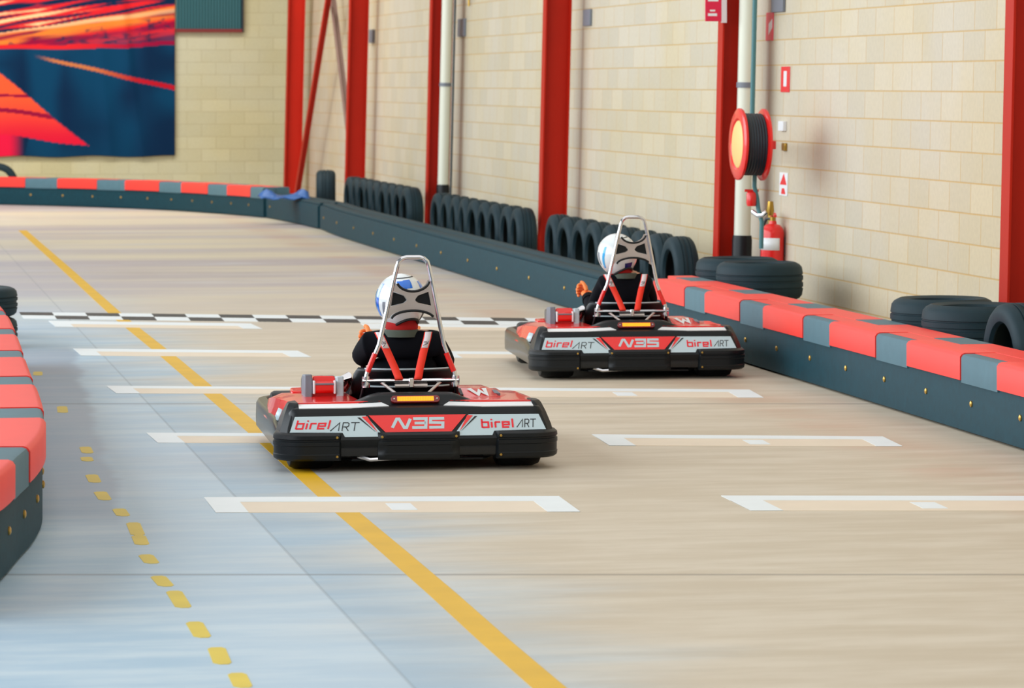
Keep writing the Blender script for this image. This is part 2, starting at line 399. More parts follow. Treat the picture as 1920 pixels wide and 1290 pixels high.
# ------------------------------------------------------------------ end wall: banner, shutter
def banner():
    X0, X1 = ep(-90, 0, EY-.06).x, ep(328, 0, EY-.06).x
    Z0, Z1 = ep(0, 294, EY-.06).z, ep(0, -70, EY-.06).z
    nx, nz = 220, 190
    def sm(a, lo, hi): t = min(1, max(0, (a-lo)/(hi-lo))); return t*t*(3-2*t)
    def lerp(c, d, t): return tuple(c[i]*(1-t)+d[i]*t for i in range(3))
    rnd = [[random.random() for _ in range(64)] for _ in range(64)]
    def vn(x, y):
        xi, yi = math.floor(x), math.floor(y); fx, fy = x-xi, y-yi
        g = lambda a, b: rnd[a % 64][b % 64]
        return (g(xi, yi)*(1-fx)+g(xi+1, yi)*fx)*(1-fy)+(g(xi, yi+1)*(1-fx)+g(xi+1, yi+1)*fx)*fy
    teal, deep, red, org, pale, mag = srgb(4, 62, 96)[:3], srgb(4, 38, 70)[:3], srgb(226, 36, 44)[:3], srgb(252, 132, 50)[:3], srgb(255, 206, 150)[:3], srgb(150, 14, 58)[:3]
    def color(x, y):
        c = lerp(teal, deep, sm(vn(x/40, y/60), .3, .9))
        if y < 96:   # fan of light streaks, spreading to the left
            low = 92-6*sm(x, 200, 328)-.006*x; top = 14-14*sm(x, 0, 328)*0-.02*x
            vy = y+.16*x                       # straightens the streaks
            st = vn(x/60, vy/5.0); st2 = vn(x/22+9, vy/2.6+5)
            if y < low:
                base = lerp(mag, red, sm(st, .3, .7)); base = lerp(base, deep, sm(st2, .62, .85)*.8)
                core = 1-sm(abs(y-(76-.17*x)), 5, 17)
                base = lerp(base, org, core*sm(st+.25, .35, .8)); 
                core2 = 1-sm(abs(y-(60-.125*x)), 2, 6); base = lerp(base, pale, core2*.75*(1-sm(x, 225, 240)*.3))
                hole = sm(vn(x/9, y/7+3), .62, .8)*sm(abs(y-(72-.17*x)), 6, 14); base = lerp(base, deep, hole*.7)
                fade = sm(x, 60, 260)*sm(y, 60-.05*x, low)
                c = lerp(base, c, fade*.75)
                if vy < 62: 
                    k = vn(x/70+3, vy/4.2+20); c = lerp(lerp(deep, red, sm(k, .42, .6)), pale, sm(k, .7, .9)*(1-sm(x, 90, 200)))
                if abs(y-low+4) < 4: c = lerp(red, mag, sm(x, 120, 300))
        ln = 112+(x-95)*.232
        if x > 60 and abs(y-ln) < 2.6+x*.006: c = lerp(c, lerp(srgb(205, 120, 70)[:3], srgb(190, 20, 40)[:3], sm(x, 150, 270)), sm(x, 60, 110))
        up = 138+x*.83; lo = 252+x*.14
        if up < y < lo:
            c = lerp(srgb(252, 92, 52)[:3], srgb(226, 26, 56)[:3], sm(y, 170, 265))
            if abs(y-(179+.05*x)) < 2.6 or abs(y-(206+.13*x)) < 4: c = mag
        elif y >= lo and x < 46+(292-y)*.2: c = lerp(srgb(232, 24, 66)[:3], deep, sm(x, 14, 46))
        return c
    vs, fs, cols = [], [], []
    for j in range(nz+1):
        for i in range(nx+1):
            u, v = i/nx, j/nz; px = -90+418*u; py = 294-364*v
            fold = .035*math.exp(-((px-(235-18*v+30*(1-v)))/11)**2)-.022*math.exp(-((px-(258-14*v))/14)**2)+.03*math.exp(-((px-(205-10*(v*3))) /13)**2)*(1-v)+.008*math.sin(px*.05+v*2)
            sag = .012*math.sin(px*.045)*(1-v)
            vs.append((X0+(X1-X0)*u, -fold, Z0+(Z1-Z0)*v+sag)); cols.append(color(px, py))
    for j in range(nz):
        for i in range(nx): a = j*(nx+1)+i; fs.append((a, a+1, a+nx+2, a+nx+1))
    me = bpy.data.meshes.new('banner'); me.from_pydata(vs, [], fs)
    at = me.color_attributes.new('print', 'FLOAT_COLOR', 'POINT')
    at.data.foreach_set('color', [x for c in cols for x in (*c, 1)])
    m, nt, b = nodes_of('banner_print'); a = N(nt, 'ShaderNodeVertexColor'); a.layer_name = 'print'; nt.links.new(a.outputs[0], b.inputs['Base Color']); b.inputs['Roughness'].default_value = .7; b.inputs['Specular IOR Level'].default_value = .1
    me.materials.append(m); me.polygons.foreach_set('use_smooth', [True]*len(me.polygons))
    o = bpy.data.objects.new('banner', me); C.objects.link(o); o.location = (0, EY-.07, 0)
    sd = o.modifiers.new('thick', 'SOLIDIFY'); sd.thickness = .004
    tag(o, 'large dark teal printed banner with red and orange light streaks on the end wall', 'banner')
banner()
a, b_ = ep(330, 58, EY), ep(452, -60, EY)
sh = empty('roller_shutter', (a.x, EY, a.z), 'teal ribbed shutter on the end wall right of the banner', 'shutter')
rows = []
n = 44
for i in range(n+1):
    x = (b_.x-a.x)*i/n; d = -.05-(.02 if i % 2 else 0)
    rows.append([(x, d, .03), (x, d, b_.z-a.z)])
MB().loft(rows).build('ribbed_curtain', M_vent, sh, smooth=0)
MB().box(-.01, b_.x-a.x+.01, -.09, 0, -.02, .03).build('bottom_rail', mat('rail_rust', srgb(120, 30, 28), .5), sh)
MB().box(b_.x-a.x, b_.x-a.x+.03, -.08, 0, -.02, b_.z-a.z).build('side_rail', M_hose, sh)

# ------------------------------------------------------------------ tyres
def tyre_mesh(R, W, name='tyre'):
    r = R*.63
    prof = [(r, -W*.36), (r*1.06, -W*.47), (R*.82, -W*.52), (R*.92, -W*.46), (R*.975, -W*.38), (R, -W*.2), (R-.006, -W*.19), (R-.006, -W*.16), (R+.001, -W*.15), (R+.001, -.01), (R-.006, -.008), (R-.006, .008), (R+.001, .01), (R+.001, W*.15), (R-.006, W*.16), (R-.006, W*.19), (R, W*.2),
            (R*.975, W*.38), (R*.92, W*.46), (R*.82, W*.52), (r*1.06, W*.47), (r, W*.36), (r*1.05, W*.30), (R*.88, W*.36), (R*.93, 0), (R*.88, -W*.36), (r*1.05, -W*.30), (r, -W*.36)]
    return MB().lathe(prof, 40, 'x')
TR, TW = .292, .19
proto_t = tyre_mesh(TR, TW).build('tyre', M_rubber, smooth=40)
used = [0, 0]
proto_w = tyre_mesh(.30, .25).build('tyre', M_rubber, smooth=40)
def tyre(loc, label, group, lie=False, rz=0):
    k, pr = (1, proto_w) if lie else (0, proto_t)
    if not used[k]: o = pr; used[k] = 1
    else: o = pr.copy(); C.objects.link(o)
    o.location = loc; o.rotation_euler = (0, math.pi/2, rz) if lie else (random.random()*0, 0, rz)
    return tag(o, label, 'tyre', group)
TX = 6.25
def row(y0, n, where, group):
    for i in range(n):
        k = n-1-i   # count from the far end
        tyre((TX+random.uniform(-.01, .01), y0+TR+.01+i*2*(TR+.004), TR), f'standing black tyre, {ORD[k]} from far end of the row {where}', group, rz=random.uniform(-.04, .04))
row(32.08-9*2*(TR+.004), 9, 'between reel column and third column', 'standing tyres in the nearer bay')
row(38.6-9*2*(TR+.004), 9, 'between third and fourth columns', 'standing tyres in the middle bay')
row(45.5-9*2*(TR+.004), 9, 'between fourth and fifth columns', 'standing tyres in the far bay')
def along(px, X):
    """where the sight line through px crosses the vertical plane at X"""
    d = Fv+Rv*((px-960)/FPX); return d.y*X/d.x
def flat(y, where, group, bottom):
    tyre((6.17, y, .131), bottom, group, lie=True)
    tyre((6.17, y, .393), where, group, lie=True)
yf = along(1424, 6.17)
flat(yf, 'wide black tyre lying flat under the fire extinguisher, nearer of the two', 'flat tyres near the extinguisher', 'black tyre underneath the nearer flat tyre by the extinguisher')
flat(yf+.615, 'black tyre lying flat behind the nearer flat tyre, beside the standing row', 'flat tyres near the extinguisher', 'black tyre underneath the farther flat tyre beside the standing row')
yf = 19.40
flat(yf, 'black tyre lying flat next to the standing tyre at the right edge', 'flat tyres near the right edge', 'black tyre underneath the flat tyre next to the right edge standing tyre')
flat(yf+.615, 'black tyre lying flat with its open top showing, near the red column at right edge', 'flat tyres near the right edge', 'black tyre underneath the open topped flat tyre near the right edge')
tyre((6.11, 18.50, TR), 'black tyre standing on edge in front of the red column at right edge', 'standing tyres at the right edge', rz=.05)
yc = along(611, 6.25)
o = proto_w.copy(); C.objects.link(o); o.location = (6.25, yc, .302); o.rotation_euler = (0, 0, -.13)
tag(o, 'lone black tyre in the far corner bay, its tread facing the track', 'tyre')
# ------------------------------------------------------------------ crash barriers
def smooth_path(pts, step=.12):
    P = [Vector((p[0], p[1])) for p in pts]; out = []
    for i in range(len(P)-1):
        p0 = P[max(i-1, 0)]; p1 = P[i]; p2 = P[i+1]; p3 = P[min(i+2, len(P)-1)]
        n = max(2, int((p2-p1).length/step))
        for k in range(n):
            t = k/n
            out.append(.5*((2*p1)+(p2-p0)*t+(2*p0-5*p1+4*p2-p3)*t*t+(3*p1-p0-3*p2+p3)*t**3))
    out.append(P[-1]); return out
class Path:
    def __init__(s, pts):
        s.P = pts; s.L = [0]
        for a, b in zip(pts, pts[1:]): s.L.append(s.L[-1]+(b-a).length)
        s.len = s.L[-1]
    def at(s, d):
        d = min(max(d, 0), s.len); i = 0
        lo, hi = 0, len(s.L)-2
        while lo < hi:
            m = (lo+hi+1)//2
            if s.L[m] <= d: lo = m
            else: hi = m-1
        i = lo; t = (d-s.L[i])/max(1e-6, s.L[i+1]-s.L[i])
        p = s.P[i].lerp(s.P[i+1], t)
        def tg(j): a = s.P[max(j-1, 0)]; b = s.P[min(j+1, len(s.P)-1)]; return (b-a).normalized()
        tt = (tg(i)*(1-t)+tg(i+1)*t).normalized()
        return p, tt
def sweep(mb, path, prof, d0, d1, side, step=.15, mi=0):
    n = max(1, int((d1-d0)/step)); rows = []
    for k in range(n+1):
        p, t = path.at(d0+(d1-d0)*k/n); nn = Vector((-t.y, t.x))*side
        rows.append([(p.x+nn.x*o, p.y+nn.y*o, z) for o, z in prof])
    mb.loft(rows, closed=True, caps=True, mi=mi)
BODY = [(0, .012), (0, .268), (.012, .285), (.348, .285), (.36, .268), (.36, .012)]
FRONT_RED = [(-.014, .262), (-.014, .378), (-.004, .392), (.012, .398), (.172, .398), (.177, .39), (.177, .287), (.0, .287), (0, .262)]
FRONT_GREY = [(-.009, .25), (-.009, .374), (.0, .389), (.015, .394), (.062, .394), (.062, .287), (0, .287), (0, .25)]
STRIP_RED = [(.064, .287), (.064, .396), (.175, .396), (.175, .287)]
BACK = [(.181, .287), (.181, .390), (.186, .396), (.356, .396), (.367, .386), (.367, .27), (.361, .27), (.361, .287)]
def barrier(pts, side, label, caps=None, base=0, red=.95, grey=.58, rear_shift=.32, bolts=.77, bolt0=.3, step=.2, full=False):
    path = Path(smooth_path(pts)); o0 = path.P[0]
    root = empty('crash_barrier', (0, 0, 0), label, 'barrier')
    mb = MB(); sweep(mb, path, BODY, 0, path.len, side, step); mb.build('barrier_body', M_barr, root, smooth=40)
    if caps is not None:
        d = caps
        while d < path.len:
            a, b, c = max(d, 0), min(d+red, path.len), min(d+red+grey, path.len)
            if b > a+.05:
                mb = MB(); sweep(mb, path, FRONT_RED, a+.004, b-.004, side, step); mb.build('red_cap', M_bred, root, smooth=40)
            a2 = max(b, 0)
            if c > a2+.05:
                if full:
                    mb = MB(); sweep(mb, path, FRONT_GREY[:4]+[(.172, .394), (.172, .287), (0, .287), (0, .25)], a2+.004, c-.004, side, step); mb.build('grey_cap', M_bgrey, root, smooth=40)
                else:
                    mb = MB(); sweep(mb, path, FRONT_GREY, a2+.004, c-.004, side, step); mb.build('grey_cap', M_bgrey, root, smooth=40)
                    mb = MB(); sweep(mb, path, STRIP_RED, a2+.004, c-.004, side, step); mb.build('red_strip', M_bred, root, smooth=40)
            d += red+grey
        d = caps+rear_shift-(red+grey)
        while d < path.len:
            a, b, c = max(d, 0), min(d+red+.12, path.len), min(d+red+grey, path.len)
            if b > a+.05: mb = MB(); sweep(mb, path, BACK, a+.004, b-.004, side, step); mb.build('red_cap', M_bred, root, smooth=40)
            a2 = max(b, 0)
            if c > a2+.05: mb = MB(); sweep(mb, path, BACK, a2+.004, c-.004, side, step); mb.build('grey_cap', M_bgrey, root, smooth=40)
            d += red+grey
    else:
        # a low twin rail on top of the plain run
        for o in (.03, .20):
            mb = MB(); sweep(mb, path, [(o, .286), (o, .306), (o+.02, .318), (o+.12, .318), (o+.14, .306), (o+.14, .286)], .02, path.len-.02, side, step); mb.build('top_rail', M_barr, root, smooth=40)
    d = bolt0; n = 0
    while d < path.len and n < 60:
        p, t = path.at(d); nn = Vector((-t.y, t.x))*side
        q = Vector((p.x-nn.x*.004, p.y-nn.y*.004, .155)); e = Vector((nn.x, nn.y, 0))
        ax = Vector((t.x, t.y, 0)); rows = []
        for k in range(10):
            an = k*math.pi/5; c_, s_ = math.cos(an), math.sin(an)
            rows.append([q+(ax*c_+Vector((0, 0, 1))*s_)*r-e*h for r, h in ((.016, -.004), (.016, .002), (.009, .006), (.001, .007))])
        MB().loft(rows, wrap=True).build('bolt', M_bolt, root); d += bolts; n += 1
    return root
BX = 5.50
y_join = along(1205, BX)
def Yf(px): return along(px, BX)
# near right run, from beside the farther kart towards the camera; its caps follow the measured joints
near = [(BX, y_join), (BX, 14.0)]
barrier(near, 1, 'long straight barrier on the right with red and grey caps, beside the tyres', caps=(y_join-Yf(1434))-1.53*2, red=.94, grey=.59, bolt0=(y_join-Yf(1457))%.77, step=1)
# plain run further back
corner = [bp(600, 430), bp(560, 421), bp(500, 410)]
barrier([(corner[0].x, corner[0].y), (BX, corner[0].y-2.5), (BX, 36), (BX, y_join+.02)], 1, 'plain slate barrier without caps running back to the far corner', step=.5, bolt0=.5, bolts=1.5)
e = [bp(-40, 383.2), bp(0, 384), bp(150, 388), bp(300, 394), bp(420, 402), bp(494, 408.5)]
endp = [(p.x, p.y) for p in e]
barrier(endp, 1, 'far barrier along the end wall with red caps and bolts', caps=.05, red=.82, grey=.62, rear_shift=.1, full=True, bolt0=.35, bolts=.62)
barrier([(e[-1].x+.03, e[-1].y-.02), (corner[1].x, corner[1].y), (corner[0].x-.02, corner[0].y+.06)], 1, 'short slate corner barrier without caps under the blue sheet', bolts=9)
# blue sheet tucked on the corner barrier
p = bp(528, 366, .36)
bs = MB(); rows = []
for i in range(13):
    u = i/12; rows.append([(p.x-.28+.62*u, p.y-.18+.40*v, .325+.10*math.exp(-((v-.6)*4)**2)*(.6+.4*math.sin(u*9))+.015*math.sin(u*17+v*8)) for v in [k/8 for k in range(9)]])
tag(bs.loft(rows).build('plastic_sheet', M_tarp), 'crumpled blue plastic sheet on the far corner barrier', 'sheet').modifiers.new('thick', 'SOLIDIFY').thickness = .006
# left island: comes towards the camera and bends away to the left
tp = [(-8, 566), (12, 590), (30, 632), (48, 685), (66, 730), (76, 765), (79, 798), (62, 826), (33, 852), (0, 882), (-60, 915), (-130, 940)]
isl = [bp(x, y, .395) for x, y in tp]
barrier([(q.x, q.y) for q in isl], -1, 'curved island barrier at the left edge with red and grey caps', caps=-.31, red=1.17, grey=.48, rear_shift=.03, full=True, bolt0=.2, bolts=.5, step=.06)
for lat, Zc, where in ((-3.58, 24.1, 'nearer'), (-3.86, 25.0, 'farther')):
    q = Fv*Zc+Rv*lat
    for k, nm in ((0, 'bottom'), (1, 'top')):
        o = proto_t.copy(); C.objects.link(o); o.location = (q.x, q.y, .100+.201*k); o.rotation_euler = (0, math.pi/2, 0)
        tag(o, f'black tyre lying flat at the {nm} of the {where} low pile beyond the left island', 'tyre', 'tyre piles beyond the left island')
q = ep(-4, 372, 53.75)
tyre((q.x, 53.8, TR), 'black tyre standing behind the far barrier under the banner', 'tyre at the end wall', rz=math.pi/2-.0)

# ------------------------------------------------------------------ floor markings
def flatpoly(mb, pts, th=.0025, mi=0):
    a = [(p[0], p[1], 0.0) for p in pts]; b = [(p[0], p[1], th) for p in pts]; n = len(a)
    mb.add(a+b, [tuple(range(n, 2*n))]+[(i, (i+1) % n, n+(i+1) % n, n+i) for i in range(n)], mi)
def quad(*pp): return [bp(x, y) for x, y in pp]
def on(p, q, t): return p.lerp(q, t)
def bracket(TL, TR_, BR, BL, label, ends=.09, bar=.32, mid=True):
    """a start box: white frame line with white ends round a buff band"""
    A, B, Cc, D = [bp(*p) for p in (TL, TR_, BR, BL)]
    root = empty('grid_marking', ((A.x+B.x+Cc.x+D.x)/4, (A.y+B.y+Cc.y+D.y)/4, 0), label, 'marking', 'start boxes painted on the floor')
    ofs = Vector(root.location)
    def P(u, v): return on(on(A, B, u), on(D, Cc, u), v)-ofs
    m = MB(); flatpoly(m, [P(0, bar), P(1, bar), P(1, 1), P(0, 1)], .0015); m.build('buff_band', M_fill, root, smooth=0)
    m = MB()
    flatpoly(m, [P(0, 0), P(1, 0), P(1, bar), P(0, bar)], .0025)
    flatpoly(m, [P(0, bar), P(ends, bar), P(ends, 1), P(0, 1)], .0025); flatpoly(m, [P(1-ends, bar), P(1, bar), P(1, 1), P(1-ends, 1)], .0025)
    if mid: flatpoly(m, [P(.49, bar+.12), P(.56, bar+.12), P(.56, .86), P(.49, .86)], .0025)
    m.build('white_frame', M_tape, root, smooth=0)
bracket((382, 933), (1048, 931), (1088, 960), (405, 962), 'painted start box on the floor directly behind the nearer kart, crossing the yellow line')
bracket((1352, 930), (2020, 931), (2085, 958), (1408, 958), 'painted start box at lower right, running out of the frame')
bracket((1110, 815), (1655, 819), (1692, 837), (1143, 836), 'painted start box right of the nearer kart, below the right barrier')
bracket((274, 812), (830, 814), (865, 831), (296, 831), 'painted start box partly hidden by the nearer kart')
bracket((880, 727), (1405, 731), (1432, 746), (905, 744), 'painted start box just behind the farther kart')
bracket((199, 724), (690, 727), (716, 739), (218, 738), 'painted start box left of the engine of the nearer kart', mid=False)
bracket((137, 654), (558, 658), (584, 670), (152, 667), 'painted start box second from the chequered line on the left', mid=False, bar=.4)
bracket((806, 659), (1262, 662), (1288, 674), (826, 671), 'painted start box between the two drivers', mid=False, bar=.4)
bracket((91, 602), (470, 607), (492, 617), (104, 613), 'painted start box next to the chequered line on the left', mid=False, bar=.5)
bracket((676, 607), (1040, 611), (1060, 621), (692, 617), 'painted start box next to the chequered line behind the near helmet', mid=False, bar=.5)
# chequered line
a0, b0 = bp(36, 585.5), bp(1310, 600.5); a1, b1 = bp(44, 597.5), bp(1332, 614)
root = MB()
n = 20
for i in range(n):
    for j in (0, 1):
        q = [on(on(a0, b0, u), on(a1, b1, u), v) for u, v in ((i/n, j/2), ((i+1)/n, j/2), ((i+1)/n, (j+1)/2), (i/n, (j+1)/2))]
        flatpoly(root, q, .002, (i+j) % 2)
tag(root.build('start_line', [M_ink, M_tape], smooth=0), 'black and white chequered start line across the floor', 'marking')
# yellow line, with worn gaps
def stripe(mb, pts, wd, z=.0012):
    for p, q in zip(pts, pts[1:]):
        t = Vector((q.x-p.x, q.y-p.y)).normalized(); nn = Vector((-t.y, t.x))*wd/2
        flatpoly(mb, [(p.x+nn.x, p.y+nn.y), (p.x-nn.x, p.y-nn.y), (q.x-nn.x, q.y-nn.y), (q.x+nn.x, q.y+nn.y)], z)
m = MB(); pts = [bp(x, y) for x, y in ((42, 432), (128, 508), (225, 596), (320, 672), (480, 808), (570, 888), (650, 960), (742, 1038), (830, 1114), (930, 1204), (1030, 1290), (1150, 1396))]
stripe(m, pts, .098); tag(m.build('yellow_line', M_yellow, smooth=0), 'long yellow line painted down the track under the nearer kart', 'marking')
dash = [(68, 697, 74, 704), (113, 762, 121, 774), (156, 838, 168, 850), (158, 857, 168, 865), (168, 890, 182, 905), (184, 922, 201, 938), (219, 954, 235, 968), (246, 980, 262, 1004), (256, 1004, 270, 1022), (269, 1040, 289, 1057), (292, 1080, 316, 1100), (322, 1108, 348, 1140), (360, 1166, 384, 1196), (402, 1214, 421, 1246), (440, 1262, 460, 1290)]
wl = empty('worn_yellow_line', bp(260, 1010), 'broken remains of a worn yellow line beside the left island', 'marking')
for x0, y0, x1, y1 in dash:
    m = MB()
    p, q = bp(x0+3, y0), bp(x1-3, y1); t = Vector((q.x-p.x, q.y-p.y)).normalized(); nn = Vector((-t.y, t.x))*.028
    e1 = t*.03; L_ = wl.location
    flatpoly(m, [(p.x+nn.x*.6, p.y+nn.y*.6), (p.x-nn.x*.5, p.y-nn.y*.5), (p.x-nn.x+e1.x, p.y-nn.y+e1.y), (q.x-nn.x-e1.x, q.y-nn.y-e1.y), (q.x-nn.x*.3, q.y-nn.y*.3), (q.x+nn.x*.6, q.y+nn.y*.6), (q.x+nn.x-e1.x, q.y+nn.y-e1.y), (p.x+nn.x+e1.x, p.y+nn.y+e1.y)], .0012)
    m.v = [(v[0]-L_.x, v[1]-L_.y, v[2]) for v in m.v]; m.build('dash', M_yellow2, wl, smooth=0)

# ------------------------------------------------------------------ hose reel and extinguisher on the wall
def hose_reel():
    c = wp(1410, 272, .50)
    r = empty('fire_hose_reel', (WX-.32+LEAN*c.z, c.y, c.z), 'red fire hose reel with wound black hose on the block wall', 'hose reel', ry=LEAN)
    R = .256
    def flange(x, nm):
        f = MB().lathe([(.05, x-.004), (R*.66, x-.004), (R*.72, x-.018), (R*.93, x-.018), (R, x-.008), (R, x+.008), (R*.93, x+.004), (R*.72, x+.004), (R*.66, x+.008), (.05, x+.008)], 48, 'x').build(nm, M_firered, r)
    flange(-.275, 'front_flange'); flange(-.10, 'rear_flange')
    MB().lathe([(.001, -.292), (R*.60, -.292), (R*.66, -.283), (R*.66, -.278)], 40, 'x').build('centre_disc', M_cream, r)
    pts = []
    for lay in range(3):
        for k in range(7*24):
            a = k*2*math.pi/24; u = k/(7*24); u = u if lay % 2 == 0 else 1-u
            rr = .150+.030*lay; pts.append((-.255+.14*u, rr*math.cos(a), rr*math.sin(a)))
    MB().tube(pts, .0135, 8).build('wound_hose', M_hose, r)
    MB().lathe([(.10, -.27), (.13, -.27), (.13, -.10), (.10, -.10)], 32, 'x').build('drum', M_hose, r)
    MB().box(-.07, -.045, -.05, .05, -.09, .09).box(-.045, -.015, -.05, 1.25, -.03, .03).box(-.075, -.06, -.03, .03, -.03, .03).build('wall_bracket', M_firered, r, bevel=.006)
    MB().tube([(-.28, 0, 0), (-.02, 0, 0)], .022, 14).build('axle', M_steel, r)
    # supply pipe, valve and nozzle below
    MB().tube([(-.16, -.02, -.17), (-.155, .0, -.30), (-.13, .015, -.38), (-.12, .01, -.46), (-.10, -.02, -.55), (-.10, -.02, -.74)], .016, 10).build('supply_pipe', M_teal, r)
    v = MB().lathe([(.001, -.44), (.03, -.44), (.036, -.42), (.036, -.35), (.026, -.335), (.001, -.335)], 20, 'z', (-.17, .02, 0)).build('valve_body', M_firered, r)
    MB().tube([(-.17-.05, .02, -.33), (-.17+.05, .02, -.33)], .010, 10).build('valve_lever', M_firered, v)
    MB().lathe([(.001, -.50), (.02, -.50), (.028, -.47), (.02, -.40), (.001, -.40)], 16, 'z', (-.06, -.10, 0)).build('brass_nozzle', M_brass, r)
    MB().tube([(-.15, .05, -.48), (-.12, 0, -.505), (-.10, -.06, -.50), (-.08, -.1, -.47)], .018, 10).build('elbow_pipe', M_chrome, r)
    return r
hose_reel()
def extinguisher():
    c = wp(1447, 485, .095)
    r = empty('fire_extinguisher', (WX-.096+LEAN*c.z, c.y, c.z-.12), 'red fire extinguisher with white label on the wall behind the flat tyres', 'extinguisher', ry=LEAN)
    R = .086
    MB().lathe([(.001, 0), (R*.94, 0), (R, .015), (R, .31), (R*.93, .34), (R*.66, .368), (R*.34, .378), (R*.3, .40), (.001, .40)], 36).build('cylinder', M_firered, r)
    rows = []
    for k in range(19):
        a = math.radians(150+k*8); rows.append([((R+.0015)*math.cos(a), (R+.0015)*math.sin(a), z) for z in (.185, .275)])
    lb = MB().loft(rows).build('label', M_white, r); lb.modifiers.new('thick', 'SOLIDIFY').thickness = .001
    MB().lathe([(.001, .395), (.022, .395), (.022, .43), (.001, .43)], 16).build('valve', M_brass, r)
    h = MB().prism([(-.02, 0), (.06, .02), (.10, .005), (.10, .02), (.06, .038), (-.02, .018)], (0, -.012, .425), (0, -1, 0), (0, 0, 1), .022).build('handle', M_firered, r); 
    MB().tube([(0, .02, .415), (-.03, .08, .41), (-.05, .10, .35), (-.06, .095, .25), (-.06, .085, .12)], .010, 10).build('hose', M_hose, r)
    MB().box(.085, .095, -.03, .03, .15, .28).build('wall_bracket', M_steel, r)
    tg = MB().box(-.004, .0, .05, .12, .36, .47).build('tag', M_tagy, r)
    return r
extinguisher()

# ------------------------------------------------------------------ letters made of strokes
def arc(cx, cy, rx, ry, a0, a1, n=8):
    return [(cx+rx*math.cos(math.radians(a0+(a1-a0)*k/n)), cy+ry*math.sin(math.radians(a0+(a1-a0)*k/n))) for k in range(n+1)]
def sq(x, y, w_, h_): return [(x, y), (x+w_, y), (x+w_, y+h_), (x, y+h_), (x, y)]
# each glyph: (advance, [strokes]) on a unit x-height box
GL_BIREL = [(.95, [[(0, 1.5), (0, 0)], [(0, .95), (.62, .95), (.62, .05), (0, .05)]]),
            (.36, [[(0, 1.0), (0, 0)], [(0, 1.28), (0, 1.5)]]),
            (.72, [[(0, 1.0), (0, 0)], [(0, .95), (.5, .95)]]),
            (.98, [[(.62, .05), (0, .05), (0, .95), (.62, .95), (.62, .5), (.1, .5)]]),
            (.3, [[(0, 1.5), (0, 0)]])]
GL_ART = [(1.05, [[(0, 0), (.82, 1.4), (.82, 0)]]), (.92, [[(.12, 0), (.12, 1.4), (.6, 1.4), (.72, 1.25), (.72, .85), (.6, .68), (.2, .68)], [(.42, .68), (.75, 0)]]), (.9, [[(.0, 1.4), (.85, 1.4)], [(.42, 1.4), (.42, 0)]])]
GL_N35 = [(1.75, [[(0, 0), (.35, 1), (.55, 1), (1.05, 0), (1.25, 0), (1.55, 1)]]),
          (1.5, [[(.05, 1), (1.2, 1), (1.2, 0), (0, 0)], [(.2, .5), (1.2, .5)]]),
          (1.5, [[(1.3, 1), (.1, 1), (.1, .55), (1.2, .5), (1.2, 0), (0, 0)]])]
def word(name, gl, wd, x, y, size, o, ux, uy, th, m, parent, shear=0, sx=1.0):
    mb = MB(); cx = 0
    for adv, strokes in gl:
        for st in strokes: mb.stroke([(x+((px_+cx)*sx+py_*shear)*size, y+py_*size) for px_, py_ in st], wd*size, o, ux, uy, th)
        cx += adv
    return mb.build(name, m, parent, smooth=0)

# ------------------------------------------------------------------ go-kart (rear middle at the origin, nose towards +y)
def outline(hw, y0, y1, rr, rf, n=10):
    """closed rounded outline, starting at the rear middle and running to the right side first"""
    pts = []
    def cor(cx, cy, r, a0, a1):
        for k in range(n+1):
            a = math.radians(a0+(a1-a0)*k/n); pts.append((cx+r*math.cos(a), cy+r*math.sin(a), math.cos(a), math.sin(a)))
    def lin(x0, y0_, x1, y1_, nx, ny, m=12):
        for k in range(1, m): t = k/m; pts.append((x0+(x1-x0)*t, y0_+(y1_-y0_)*t, nx, ny))
    lin(0, y0, hw-rr, y0, 0, -1); cor(hw-rr, y0+rr, rr, -90, 0)
    lin(hw, y0+rr, hw, y1-rf, 1, 0, 14); cor(hw-rf, y1-rf, rf, 0, 90)
    lin(hw-rf, y1, -(hw-rf), y1, 0, 1, 14); cor(-(hw-rf), y1-rf, rf, 90, 180)
    lin(-hw, y1-rf, -hw, y0+rr, -1, 0, 14); cor(-(hw-rr), y0+rr, rr, 180, 270)
    lin(-(hw-rr), y0, 0, y0, 0, -1); pts.insert(0, (0, y0, 0, -1))
    return pts
def sstep(a, lo, hi): t = min(1, max(0, (a-lo)/(hi-lo))); return t*t*(3-2*t)
